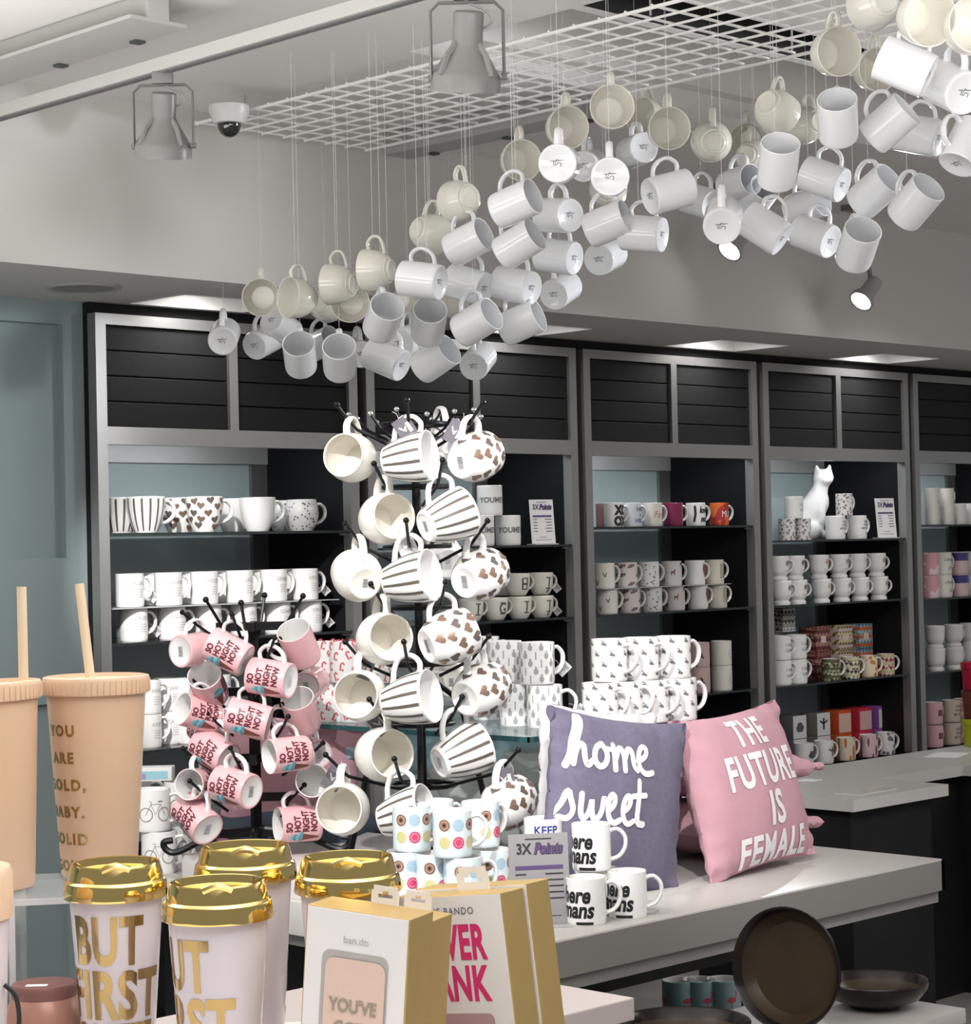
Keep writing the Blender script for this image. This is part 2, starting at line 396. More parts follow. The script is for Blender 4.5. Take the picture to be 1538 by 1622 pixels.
def barcode(w_, h_):
    return [(rect2(-w_ / 2, -h_ / 2, w_ / 2, h_ / 2), mat('sticker_white', (.62, .62, .64), .6))] + [(shift(rect2(-w_ * .04, -h_ * .33, w_ * .03, h_ * .33), w_ * (k - 4) * .105, 0), GREY) for k in range(9)]
# ------------------------------------------------------------------ room
ZC, ZS, YF, YW = 2.76, 2.30, 4.65, 5.20
mb = MB(); mb.box((-1.5, -1.0, -.05), (10.5, 6.2, 0)); struct('floor', mb, [mat('dark_floor', (.30, .285, .27), .5, noise=.15, nscale=4)])
mb = MB()
mb.box((-1.5, 3.77, ZC), (10.5, YF + .06, ZC + .05)); mb.box((-1.5, -1.0, ZC), (3.55, 3.77, ZC + .05)); mb.box((3.55, -1.0, ZC), (10.5, 3.03, ZC + .05))
mb.box((3.55, 3.23, 2.95), (10.5, 3.77, 3.0)); mb.box((3.55, 3.72, ZC + .05), (10.5, 3.77, 2.95)); mb.box((3.55, 3.23, ZC + .01), (10.5, 3.26, 2.95)); mb.box((3.50, 3.23, ZC + .05), (3.55, 3.77, 3.0))
struct('ceiling', mb, [CEILP])
mb = MB(); mb.box((3.4, 2.9, 3.02), (10.5, 3.35, 3.05)); mb.box((3.4, 3.0, ZC + .05), (10.5, 3.03, 3.02)); mb.box((3.551, 3.222, ZC + .012), (10.5, 3.229, 3.02)); struct('trim_1', mb, [VOID])
mb = MB(); mb.box((-1.5, YF, ZS), (10.5, YF + .06, ZC)); struct('wall_upper', mb, [WALLP])
# soffit with openings for the downlights
DL = [3.74, 5.06, 6.18, 7.22]; DW, DY0, DY1 = .43, 4.93, 5.20
mb = MB(); mb.box((-1.5, YF + .06, ZS), (10.5, DY0, ZS + .05)); mb.box((-1.5, DY1, ZS), (10.5, 5.75, ZS + .05))
mb.box((-1.5, YF, ZS - .0005), (10.5, YF + .06, ZS))
xs = [-1.5] + [v for d in DL for v in (d, d + DW)] + [10.5]
for a, b in zip(xs[::2], xs[1::2]): mb.box((a, DY0, ZS), (b, DY1, ZS + .05))
struct('ceiling_soffit', mb, [WALLP])
mb = MB(); mb.box((-1.5, 5.29, 0), (3.62, 5.36, ZS), 0)
struct('wall_left', mb, [TEALW])
mb = MB(); mb.box((3.56, 5.70, 0), (10.5, 5.75, ZS)); struct('wall_back', mb, [VOID])
# stiles and rails of the teal panelled wall
mb = MB()
P1 = at(98, 700, Y=5.275).x
mb.box((P1, 5.262, 0), (3.62, 5.29, ZS)); mb.box((-1.5, 5.262, at(50, 511, Y=5.27).z), (P1, 5.29, ZS)); zr = at(50, 885, Y=5.27).z
mb.box((-1.5, 5.262, zr - .42), (P1, 5.29, zr)); mb.box((1.9, 5.262, 0), (2.02, 5.29, ZS))
struct('trim_2', mb, [TEALW])
for i, x in enumerate(DL):
    t = thing('recessed_downlight', f'recessed rectangular ceiling downlight, {ORD[i]} from the teal wall', 'downlight', (x + DW / 2, (DY0 + DY1) / 2, ZS), 0, 'downlights in the soffit')
    hx, hy = DW / 2 - .002, (DY1 - DY0) / 2 - .002; h = .10
    mb = MB(); mb.box((-hx, -hy, h), (hx, hy, h + .004)); mb.box((-hx, hy - .004, -.002), (hx, hy, h)); mb.box((-hx, -hy, -.002), (hx, -hy + .004, h)); mb.box((-hx, -hy, -.002), (-hx + .004, hy, h)); mb.box((hx - .004, -hy, -.002), (hx, hy, h))
    part('housing', mb, [mat('downlight_white', (.8, .79, .77), .4)], t, False)
    for s in (-1, 1):
        mb = MB(); mb.lathe([(0, .0), (.018, .002), (.036, .012), (.044, .03), (.044, .034), (.0, .034)], 20, M=Matrix.Translation((s * .10, 0, .064)))
        b = part('lamp', mb, [mat('lamp_reflector', (.6, .6, .6), .25, metal=.6)], t)
        mb = MB(); mb.lathe([(0, 0), (.022, 0), (.022, .006), (0, .006)], 16, M=Matrix.Translation((s * .10, 0, .057))); part('lens', mb, [mat('lit_downlight_lens', (1, 1, 1), .3, emit=(1, .97, .93), es=6)], b)
    spot('downlight_beam', (x + DW / 2, 5.06, ZS + .045), (x + DW / 2 + .05, 5.22, 0), 10, 165, 1.0, .05)
t = thing('ceiling_speaker', 'round flush grey speaker grille in the soffit by the teal wall', 'speaker', at(133, 455, z=ZS))
mb = MB(); mb.lathe([(0, -.004), (.082, -.004), (.084, -.002)], 40); part('grille', mb, [mat('speaker_mesh', (.26, .26, .255), .7)], t)
mb = MB(); mb.lathe([(.084, -.003), (.10, -.006), (.104, -.001), (.104, 0)], 40); part('rim', mb, [TRIMP], t)

# hanging tracks and light troughs on the ceiling
t = thing('lighting_track', 'long slim grey lighting track running under the white ceiling', 'light track', (2.80, 0, 2.60))
mb = MB(); mb.box((-.017, -1.0, 0), (.017, 4.64, .028)); part('rail', mb, [TRIMP], t, False)
mb = MB(); mb.box((-.008, -1.0, -.004), (.008, 4.6, 0)); part('slot', mb, [mat('dark_slot', (.1, .1, .1), .6)], t, False)
for y in (1.8, 3.05, 4.5):
    mb = MB(); mb.tube([(0, y, .026), (0, y, .16)], .008); part('hanger', mb, [TRIMP], t)
for i, (x, y0, y1, lb) in enumerate([(2.77, 3.72, 4.60, 'grey light trough with small clips at the upper left corner of the ceiling'), (4.215, 3.79, 4.56, 'pale light trough with clips running beside the wire grid to the wall')]):
    t = thing('light_trough', lb, 'light trough', (x, 0, 2.70), 0, 'light troughs on the ceiling')
    mb = MB(); mb.box((-.03, y0, 0), (.03, y1, .06), bev=.006); mb.box((-.075 if i == 0 else -.03, y0, -.004), (.075, y1, .004)); part('channel', mb, [TRIMP], t, False)
    for k in range(8):
        y = y1 - .12 - .30 * k
        if y > y0:
            mb = MB(); mb.box((.045, y - .012, -.010), (.072, y + .012, -.004)); part('clip', mb, [mat('clip_dark', (.05, .05, .05), .5)], t, False)
# wire grid
X0, X1, Y0, Y1, ZM, st = 3.50, 4.108, 1.2, 4.55, 2.70, .076
gx = [X0 + st * i for i in range(9)]; gy = [Y1 - st * i for i in range(44)]
t = thing('wire_ceiling_grid', 'white wire grid panel hung flat under the ceiling', 'grid', (X0, Y1, ZM), 0)
mb = MB(); L = lambda p: (p[0] - X0, p[1] - Y1, p[2] - ZM)
for x in gx: mb.tube([L((x, Y0, ZM)), L((x, Y1, ZM))], .0045 if x in (gx[0], gx[-1]) else .0032, 6)
part('lengthwise_wires', mb, [mat('white_wire', (.80, .79, .77), .25, coat=.5)], t); t.children[0]['kind'] = 'stuff'
mb = MB()
for y in gy: mb.tube([L((X0, y, ZM + .005)), L((X1, y, ZM + .007))], .0035, 6)
part('cross_wires', mb, [mat('white_wire', (1, 1, 1))], t); t.children[1]['kind'] = 'stuff'
for x in (X0 + .05, X1 - .05):
    for y in (1.6, 3.0, 4.4):
        mb = MB(); mb.tube([L((x, y, ZM)), L((x, y, ZC if y != 3.0 else ZC + .01))], .0025, 6); part('hanger', mb, [TRIMP], t)

# track spotlights
def track_spot(px, py, wpx, X, label, ztop, tilt=(.25, .35)):
    p = at(px, py, X=X); d = (p - CAM).dot(FW); s = wpx * d / F / .176
    t = thing('track_spotlight', label, 'spotlight', (p.x, p.y, p.z), math.radians(-45), 'white track spotlights')
    t.scale = (s, s, s)
    mb = MB(); g = .086; zz = .105
    P = [(-g, 0, -.075), (-g, 0, zz - .02), (-g + .02, 0, zz), (g - .02, 0, zz), (g, 0, zz - .02), (g, 0, -.075)]
    mb.tube(P, 1.0, 8, up=(0, 1, 0), flat=(.010, .004)); part('yoke', mb, [LAMPW], t)
    zt = (ztop - p.z) / s
    if zt > zz:
        mb = MB(); mb.tube([(0, 0, zz), (0, 0, zt)], .008); mb.box((-.03, -.016, zt - .035), (.03, .016, zt), bev=.003); part('track_adapter', mb, [LAMPW], t)
    Rm = Matrix.Rotation(tilt[0], 4, 'X') @ Matrix.Rotation(tilt[1] * .2, 4, 'Y')
    mb = MB()
    mb.lathe([(0, .085), (.030, .083), (.036, .078), (.036, .012), (.040, .0), (.060, -.032), (.076, -.058), (.080, -.062), (.084, -.075), (.084, -.104), (.078, -.104), (.070, -.075), (.03, -.04), (0, -.03)], 36, M=Rm)
    h = part('lamp_head', mb, [LAMPW], t)
    for k in range(4):
        a = PI / 4 + k * PI / 2; c, s_ = math.cos(a), math.sin(a)
        mb = MB(); mb.tube([Rm @ Vector((.037 * c, .037 * s_, .006)), Rm @ Vector((.062 * c, .062 * s_, -.018)), Rm @ Vector((.082 * c, .082 * s_, -.066))], .004, 6, flat=(2.2, 1)); part('cooling_fin', mb, [LAMPW], h)
    mb = MB(); mb.tube(cr([(.0, 0, zz), (.045, .0, zz - .02), (.06, .01, .06), (.03, .02, .045), (.0, .03, .05)], 4), .0035, 6); part('cable', mb, [mat('grey_cable', (.3, .3, .3), .5)], t)
    for sx in (-1, 1):
        mb = MB(); mb.tube([(sx * .078, 0, -.073), (sx * .093, 0, -.073)], .008, 10); part('knob', mb, [mat('dark_knob', (.12, .12, .12), .4)], t)
    return t
track_spot(259, 192, 96, 2.80, 'white spotlight hung in a yoke from the slim ceiling track', 2.60)
track_spot(740, 74, 118, 2.80, 'larger white spotlight hung in front of the wire grid', 2.60)
t = thing('security_camera', 'white dome camera with black bubble under the wire grid corner', 'camera', at(363, 196, z=2.655))
mb = MB(); mb.lathe([(0, .045), (.052, .045), (.052, .030), (.040, .0), (.033, -.001), (0, -.001)], 32); part('housing', mb, [mat('camera_white', (.55, .54, .53), .4)], t)
mb = MB(); mb.lathe([(.031, 0)] + [(.031 * math.cos(a * PI / 16), -.036 * math.sin(a * PI / 16)) for a in range(1, 9)], 28); part('dome', mb, [mat('black_dome', (.008, .008, .009), .04, coat=1)], t)
for px, py, Y, lb, s in ((1366, 474, 4.45, 'lit spotlight hanging alone below the cloud of mugs', 1.0), (1158, 394, 4.45, 'lit spotlight half hidden behind the hanging mugs', 1.0)):
    p = at(px, py, Y=Y); t = thing('wall_spotlight', lb, 'spotlight', p, 0, 'lit spotlights by the upper wall')
    A = (RV * -.50 - UP * .62 - FW * .42).normalized(); q = A.to_track_quat('-Z', 'Y').to_matrix().to_4x4()
    mb = MB(); mb.lathe([(0, .10), (.028, .10), (.030, .03), (.046, .0), (.046, -.012), (.040, -.012), (.034, .0), (0, .002)], 24, M=q); b = part('lamp_head', mb, [TRIMP], t)
    mb = MB(); mb.lathe([(0, -.004), (.030, -.004), (.030, -.008), (0, -.010)], 20, M=q); part('lens', mb, [LAMPON], b, label='glowing lens')
    mb = MB(); mb.tube([q @ Vector((0, 0, .06)), q @ Vector((0, 0, .06)) + Vector((.03, .02, .05)), Vector((.03, .02, ZC - p.z))], .008, 8); mb.box((-.02, -.03, ZC - p.z - .02), (.08, .07, ZC - p.z)); part('stem', mb, [LAMPW], t)

# ------------------------------------------------------------------ display cabinets
BX0, PIT, GAP, FWD = 3.6208, 1.05532, .0384, .0365
ZT, ZTI, ZBI, ZDK = 2.265, 2.2327, 1.9328, .640
SH = [(1.620, 1.296, .975), (1.560, 1.300, .980), (1.620, 1.300, .978), (1.557, 1.298, .976), (1.612, 1.291, .971)]
BAYN = ['first', 'second', 'third', 'fourth', 'fifth']
for b in range(5):
    xl = BX0 + b * PIT; W = PIT - GAP; xr = xl + W
    lb = ('black and steel display cabinet next to the teal wall', 'black and steel display cabinet behind the tall mug rack', 'black and steel display cabinet behind the purple cushion', 'black and steel display cabinet with the white cat statue', 'black and steel display cabinet cut off at the photo edge', 'black and steel display cabinet beyond the photo edge')[b]
    t = thing('display_cabinet', lb, 'cabinet', (xl, YW, 0), 0, 'display cabinets along the wall')
    mb = MB(); d = .04
    mb.box((0, 0, 0), (FWD, d, ZT)); mb.box((W - FWD, 0, 0), (W, d, ZT)); mb.box((FWD, 0, ZTI), (W - FWD, d, ZT)); mb.box((FWD, 0, ZBI - .052), (W - FWD, d, ZBI))
    mb.box((W / 2 - .0165, 0, ZBI), (W / 2 + .0165, d, ZTI)); mb.box((FWD, 0, ZDK - .05), (W - FWD, d, ZDK))
    part('frame', mb, [STEEL], t, False)
    for x0, x1 in ((FWD, W / 2 - .0165), (W / 2 + .0165, W - FWD)):
        mb = MB(); hh = (ZTI - ZBI) / 4
        for k in range(4): mb.box((x0, .012, ZBI + k * hh + .002), (x1, .03, ZBI + (k + 1) * hh - .002), bev=.002)
        mb.box((x0, .026, ZBI), (x1, .036, ZTI)); part('plank_panel', mb, [BLKWOOD], t, False)
    mb = MB(); mb.box((FWD + .012, .445, ZDK), (W - .10, .455, ZBI - .052)); part('back_panel', mb, [TEALGL], t, False)
    mb = MB(); mb.box((.0, d + .001, 0), (.012, .49, ZT)); part('side_panel', mb, [BLKLAM], t, False)
    mb = MB(); mb.box((W - FWD + .004, d + .001, 0), (W - FWD + .018, .49, ZT)); part('side_panel', mb, [BLKLAM], t, False)
    mb = MB(); mb.box((W - .10, .43, ZDK), (W - FWD + .004, .455, ZBI - .052)); part('corner_post', mb, [STEEL], t, False)
    mb = MB(); mb.box((.012, d + .001, ZBI - .018), (W - FWD + .004, .456, ZBI - .012)); mb.box((.012, .425, ZBI - .082), (W - FWD + .004, .444, ZBI - .018)); part('top_liner', mb, [mat('pale_steel', (.55, .55, .55), .4, metal=.3)], t, False)
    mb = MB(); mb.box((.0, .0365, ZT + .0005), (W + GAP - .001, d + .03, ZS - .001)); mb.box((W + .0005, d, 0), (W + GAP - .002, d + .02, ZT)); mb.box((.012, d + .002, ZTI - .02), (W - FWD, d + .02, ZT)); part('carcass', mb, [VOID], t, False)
    for z in SH[min(b, 4)]:
        mb = MB(); mb.box((.014, .012, z - .008), (W - FWD + .003, .43, z), 0); mb.box((FWD * .4, .008, z - .008), (W - FWD * .4, .012, z), 1)
        s = part('shelf', mb, [GLASS, mat('dark_shelf_edge', (.02, .025, .026), .25)], t, False)
        mb = MB(); mb.tube([(W - .07, .02, z - .012), (W - .03, .02, z - .012)], .004, 8); part('shelf_pin', mb, [STEEL], s)
    mb = MB(); mb.box((.06, .05, ZBI - .030), (W - .14, .085, ZBI - .0185)); part('light_strip', mb, [mat('lit_strip', (1, 1, 1), .3, emit=(.95, .98, 1), es=14)], t, False, label='lit strip under the cabinet top')
    mb = MB(); mb.box((.014, .0, .0), (W - FWD, .44, ZDK)); part('base_cupboard', mb, [BLKLAM], t, False)
def shelf_x(px, py, Y): return at(px, py, Y=Y).x
def on_shelf(px, Y, z, rz=0.0, py=900): return Matrix.Translation((shelf_x(px, py, Y), Y, z)) @ Matrix.Rotation(rz, 4, 'Z')
# ------------------------------------------------------------------ cloud of hanging mugs
MARK = [(join2(stroke2([(.004, .006), (-.002, .007), (-.003, .002), (.001, -.001), (.0, -.006), (-.005, -.005)], .0014), stroke2([(.004, .011), (.005, -.010)], .0012), stroke2([(-.001, .004), (.007, .001), (.004, -.004)], .0012)), GREY)]
HM = body_mesh('hanging_mug_body', 'mug', HWHITE, HWHITE, basemark=[(( [(x * 1.25, y * 1.25) for x, y in MARK[0][0][0]], MARK[0][0][1]), GREY)])
HC = body_mesh('hanging_cup_body', 'cup', CREAM, CREAM)
# px, py, width in px, axis base->mouth (right, up, to viewer)
HANG = [
('m', 355, 533, 47, 0, .35, -.9), ('m', 417, 541, 46, .45, .35, -.82), ('m', 475, 563, 52, 0, .55, .83), ('m', 538, 568, 54, .03, .55, .83),
('c', 415, 471, 60, 0, -.1, 1), ('c', 476, 473, 66, -.78, .02, .6), ('c', 540, 450, 66, -.93, .02, -.36), ('c', 556, 480, 62, 0, -.1, 1), ('c', 512, 482, 56, .3, 0, -.95),
('c', 599, 428, 68, -.94, .02, -.33), ('m', 445, 517, 46, .5, -.3, -.8), ('m', 508, 545, 44, .7, .3, .6), ('m', 566, 558, 44, -.3, .2, -.9),
('m', 607, 504, 56, .25, .5, .83), ('m', 679, 511, 55, .1, .55, .83), ('m', 612, 569, 53, -.82, .38, -.42), ('m', 689, 569, 54, .7, .45, .5),
('m', 757, 572, 48, .25, .38, -.88), ('m', 668, 444, 57, -.90, .15, -.40), ('c', 676, 368, 66, .72, -.15, -.6), ('c', 733, 316, 68, -.55, -.05, -.83),
('m', 741, 384, 56, .8, .35, .48), ('m', 816, 323, 59, .82, .3, .48), ('m', 821, 387, 57, .78, .45, .42), ('m', 742, 451, 55, -.82, .28, -.5),
('m', 817, 452, 55, -.78, .22, -.58), ('c', 820, 255, 66, .28, -.1, .95), ('m', 754, 511, 56, .75, .4, .52), ('m', 825, 511, 55, .85, .35, .35),
('m', 886, 259, 62, .12, .15, -.98), ('c', 893, 203, 68, .3, -.1, .95), ('c', 967, 173, 71, .05, 0, 1), ('m', 966, 281, 62, .05, .12, -.99), ('c', 962, 300, 62, .1, .1, -.98),
('m', 884, 341, 55, -.58, .12, -.8), ('m', 884, 406, 54, -.82, .18, -.54), ('m', 959, 406, 52, .42, .3, -.87), ('m', 962, 354, 57, .86, .32, .38),
('m', 888, 460, 50, .42, .35, -.85), ('m', 1019, 370, 57, -.90, .12, -.42), ('m', 1059, 304, 60, .90, .28, -.36), ('c', 1055, 205, 68, .16, -.1, 1),
('c', 1028, 186, 60, -.7, 0, .7), ('c', 1112, 186, 54, .2, -.5, .85), ('c', 1129, 225, 66, 0, .2, -1), ('m', 1145, 349, 61, .15, .42, -.9),
('m', 1233, 258, 63, 0, .72, .68), ('c', 1225, 172, 72, .55, -.3, -.75), ('c', 1186, 222, 56, -.3, -.2, .9), ('c', 1190, 248, 60, .5, 0, -.85),
('c', 1284, 196, 60, -.5, 0, -.85), ('m', 1327, 188, 64, -.15, .68, .72), ('m', 1408, 196, 63, .66, .58, .42), ('c', 1316, 84, 79, .34, -.1, .93),
('c', 1380, 112, 70, .3, -.1, .95), ('m', 1434, 106, 72, -.87, .42, -.22), ('m', 1507, 138, 71, -.35, .42, -.85), ('c', 1458, 28, 92, .3, -.2, .9),
('c', 1390, 4, 82, -.3, 0, -.95), ('c', 1532, 46, 92, .2, 0, .97), ('m', 1456, 214, 60, -.82, .25, -.5), ('m', 1530, 232, 64, .42, .78, -.28),
('m', 1385, 304, 59, .58, .52, .62), ('m', 1450, 321, 61, .45, .6, .66), ('m', 1359, 389, 60, .1, .62, .79), ('m', 1306, 284, 57, -.78, .38, -.48),
('m', 1211, 362, 59, -.74, .54, -.28), ('m', 1291, 374, 55, -.68, .38, -.62), ('m', 1277, 326, 52, .7, .2, .65), ('m', 1200, 312, 50, .3, .4, .85),
('m', 1170, 290, 50, .6, .1, .8), ('m', 1109, 319, 50, -.6, .3, -.7), ('m', 1009, 238, 50, -.3, 0, -.9), ('m', 931, 262, 50, .3, .2, -.9),
('c', 938, 222, 50, .4, 0, -.9), ('c', 711, 479, 54, .6, 0, -.8), ('c', 641, 478, 54, .2, 0, -.97), ('m', 646, 540, 50, .4, .2, -.9)]
def posture(h):
    k, x, y, D, a, b, c = h
    if c > .7: s = 'showing its open mouth'
    elif c < -.7: s = 'showing its base' + (' stamp' if k == 'm' else '')
    elif a > 0: s = 'side-on, mouth to the right'
    else: s = 'side-on, base to the right'
    return ('plain white mug' if k == 'm' else 'rounded cream cup') + ' hung ' + s
classes = {}
for i, h in enumerate(HANG): classes.setdefault(posture(h), []).append(i)
HL = {}
for c_, idx in classes.items():
    idx.sort(key=lambda i: HANG[i][1])
    for n_, i in enumerate(idx): HL[i] = f'{c_}, {ORD[n_]} such from the left' if len(idx) > 1 else c_
LINE = MB(); LINE.tube([(0, 0, 0), (0, 0, 1)], 1.0, 5); LINE = LINE.mesh('hanging_line', [NYLON])
for i, (k, x, y, D, a, b, c) in enumerate(HANG):
    kind = 'mug' if k == 'm' else 'cup'; L = axis_len(kind)
    R4, o = aim(x, y, D, .082 if k == 'm' else .10, a, b, c, L); M = place(R4, o)
    t = mug('hanging_mug' if k == 'm' else 'hanging_cup', HL[i], 'mug' if k == 'm' else 'cup', 'mugs hung in a cloud under the wire grid', M, kind, HM if k == 'm' else HC, HWHITE if k == 'm' else CREAM)
    top = M @ Vector((.068, 0, L * .5)); top = max((M @ Vector((KIND[kind][0][-1][0] + KIND[kind][3][2] - .004, 0, KIND[kind][3][0] * f)) for f in (.55, .7, .85)), key=lambda v: v.z)
    if top.z < 2.75:
        ze = 2.764 if not (top.x > 3.55 and 3.03 < top.y < 3.77) else 2.952 if top.y > 3.23 else 3.022
        l = link('hanging_line', LINE, t); l.matrix_basis = M.inverted() @ Matrix.Translation(top) @ Matrix.Diagonal((.0006, .0006, ze - top.z, 1))
# ------------------------------------------------------------------ tall rack of big mugs
TB = {}
stripes = []
for k in range(15):
    az = 2 * PI * k / 15
    stripes.append((cut2(rot2(rect2(-.036, -.0021, .036, .0021), PI / 2), .02, True), az, .052, TAUPE))
def stripe_print():
    out = []
    for k in range(14):
        az = 2 * PI * k / 14; v = []; f = []
        for q in range(9):
            z = -.044 + .011 * q; v += [(-.0029 - .0003 * (q % 2), z), (.0029, z)]
            if q: f.append([2 * q - 2, 2 * q - 1, 2 * q + 1, 2 * q])
        out.append(((v, f), az, .050, TAUPE))
    return out
rr = random.Random(3)
def heart_print(n=9):
    out = []
    for row, z in enumerate((.016, .034, .053, .071, .087)):
        m_ = 7 if row else 5
        for k in range(m_): out.append((rot2(heart2(.0125), rr.uniform(-.25, .25)), 2 * PI * (k + .5 * (row % 2)) / m_ + rr.uniform(-.08, .08), z + rr.uniform(-.003, .003), BRONZE if (k + row) % 3 else TAUPE))
    return out
GLIT = flecks('glitter_glaze', (.80, .78, .73), (.42, .40, .37), 420, .28, zfade=(.004, .060))
B_S = body_mesh('striped_mug_body', 'latte', WHITE, WHITE, stripe_print(), basemark=barcode(.022, .016))
B_H = body_mesh('heart_mug_body', 'belly', WHITE, WHITE, heart_print(), basemark=barcode(.028, .020))
B_G = body_mesh('glitter_mug_body', 'belly', GLIT, IVORY, basemark=barcode(.020, .016))
TALL = [('g', 559, 726, 78, -.38, .12, .92), ('s', 646, 727, 82, .93, .14, .32), ('h', 750, 725, 80, .58, .25, -.78), ('g', 608, 822, 82, .48, .12, .87), ('s', 705, 822, 84, .82, .32, -.48),
('g', 568, 914, 80, -.35, .25, -.9), ('s', 648, 917, 84, .90, .18, .38), ('h', 757, 912, 82, .58, .25, -.78), ('g', 605, 1012, 84, .42, .12, .9), ('h', 709, 1011, 86, .84, .3, -.45),
('g', 573, 1102, 82, -.2, .1, .97), ('s', 647, 1109, 86, .90, .2, .38), ('h', 759, 1095, 84, .58, .25, -.78), ('g', 604, 1195, 86, .48, .12, .87), ('s', 728, 1194, 86, .82, .32, -.48),
('g', 545, 1281, 84, -.15, .1, .98), ('s', 640, 1291, 84, .9, .28, .32), ('h', 801, 1274, 84, .5, .25, -.83), ('s', 700, 705, 66, -.4, .1, -.9), ('h', 700, 885, 66, -.3, .2, -.9), ('g', 705, 1075, 66, -.3, .1, -.9)]
RK = at(664, 1000, d=4.86); RKX, RKY = RK.x, RK.y; ZRB = .845
rack = thing('mug_rack', 'tall black wire rack holding striped, hearted and glittered mugs', 'rack', (RKX, RKY, ZRB))
mb = MB(); mb.tube([(0, 0, .01), (0, 0, 1.845 - ZRB)], .010, 10); part('pole', mb, [BLKMETAL], rack)
for zz in [at(664, yy, d=4.86).z - ZRB for yy in (672, 771, 866, 962, 1051, 1146, 1243)]:
    mb = MB(); mb.tube([(.075 * math.cos(a * PI / 12), .075 * math.sin(a * PI / 12), zz) for a in range(24)], .005, 6, closed=True)
    mb.tube([(-.075, 0, zz), (.075, 0, zz)], .004, 6); mb.tube([(0, -.075, zz), (0, .075, zz)], .004, 6); part('tier_ring', mb, [BLKMETAL], rack)
for k in range(4):
    a = PI / 4 + k * PI / 2; mb = MB(); mb.tube([(0.02 * math.cos(a), .02 * math.sin(a), .42), (.09 * math.cos(a), .09 * math.sin(a), .36), (.17 * math.cos(a), .17 * math.sin(a), .008)], .007, 8); part('leg', mb, [BLKMETAL], rack)
mb = MB(); mb.tube([(.17 * math.cos(PI / 4 + k * PI / 2), .17 * math.sin(PI / 4 + k * PI / 2), .008) for k in range(4)], .007, 8, closed=True); part('base_frame', mb, [BLKMETAL], rack)
for k in range(14):
    a = 2 * PI * k / 14 + .1; z = 1.822 - ZRB; c, s_ = math.cos(a), math.sin(a)
    mb = MB(); mb.tube([(.07 * c, .07 * s_, z - .02), (.115 * c, .115 * s_, z), (.15 * c, .15 * s_, z + .028 + .006 * (k % 3))], .0035, 6); mb.sphere((.15 * c, .15 * s_, z + .028 + .006 * (k % 3)), .006, 8, 1); part('peg', mb, [BLKMETAL, mat('steel_tip', (.6, .6, .6), .2, metal=.9)], rack)
def rack_peg(parent, base, M, kind, reach=.045, r=.0038):
    op, fr, wl, (zt, zb, rc, hw, ht) = KIND[kind]
    h = M @ Vector((op[-1][0] + rc - ht - .004, 0, (zt * .62 + zb * .38)))          # just under the crown of the handle
    px_, py_ = base.x, base.y; out = Vector((h.x - px_, h.y - py_, 0)); dist = out.length; out.normalize()
    p0 = Vector((px_, py_, h.z - .05)) + out * .07; p1 = h - out * .015 - Vector((0, 0, .012)); p2 = h + out * reach + Vector((0, 0, reach * .9))
    mb = MB(); o_ = Vector(parent.location)
    mb.tube([p0 - o_, p1 - o_, h - o_, p2 - o_], r, 6); mb.sphere(p2 - o_, r * 1.8, 8); part('peg', mb, [BLKMETAL], parent)
def tag_on(t, M, kind, mt, w_=.040, h_=.055, side=1, name='hang_tag', angle=.5, print_=None):
    op, fr, wl, (zt, zb, rc, hw, ht) = KIND[kind]
    p = M @ Vector((op[-1][0] + rc * .9, side * .012, zb + (zt - zb) * .35))
    W = Matrix.Translation(p) @ (Matrix((RV, UP, -FW)).transposed().to_4x4()) @ Matrix.Rotation(angle, 4, 'Z') @ Matrix.Rotation(.35, 4, 'X')
    mb = MB(); mb.box((-w_ / 2, -h_, -.0006), (w_ / 2, 0, .0006), 0); mb.flat(shift(stroke2([(-.006, .006), (0, -.004), (.007, .004), (.003, -.007)], .004), -w_ * .12, -h_ * .45), None, 1, .0008); mb.flat(shift(rect2(-.004, -.012, .004, .012), w_ * .22, -h_ * .5), None, 1, .0008)
    mb.tube([(0, 0, 0), (.002, .012, 0), (-.003, .022, .004)], .0007, 5, 1)
    part(name, mb, [mt, CARD if mt is PAPER else LGREY], t, M=M.inverted() @ W)
names = {'s': ('striped_mug', 'white mug with dark brush stripes on the tall rack', 'latte', B_S, WHITE, .106), 'h': ('heart_mug', 'white mug with bronze hearts on the tall rack', 'belly', B_H, WHITE, .107), 'g': ('glitter_mug', 'ivory glitter-speckled mug on the tall rack', 'belly', B_G, IVORY, .107)}
cnt = {}
front = [h for h in TALL]
tot = {k: sum(1 for h in TALL if h[0] == k) for k in names}
order = sorted(range(len(TALL)), key=lambda i: TALL[i][2]); rank = {}
for i in order: cnt[TALL[i][0]] = cnt.get(TALL[i][0], 0) + 1; rank[i] = cnt[TALL[i][0]]
for i, (k, x, y, D, a, b, c) in enumerate(TALL):
    nm, lb, kind, bd, hm, dia = names[k]; L = axis_len(kind)
    dd = 5.02 if i > 17 else 4.62 if abs(x - 664) < 50 and c > -.6 else 4.72
    sc_ = D * dd / (F * dia) if i < 18 else 1.0
    R4, o = aim(x, y, D, dia, a, b, c, L * sc_, d=dd); M = place(R4, o) @ Matrix.Scale(sc_, 4)
    t = mug(nm, f'{lb}, {ORD[rank[i] - 1]} from the top', 'mug', 'mugs on the tall rack', M, kind, bd, hm)
    rack_peg(rack, RK, M, kind, .045 if i < 18 else .004)
    if i in (1, 2, 6, 13, 15, 17, 10): tag_on(t, M, kind, PAPERW if i == 6 else PAPER, angle=(-.35, .6, -.5, .7, .3, -.5, .4, .2, .1, -.5)[i % 10], side=1 if i % 2 else -1)
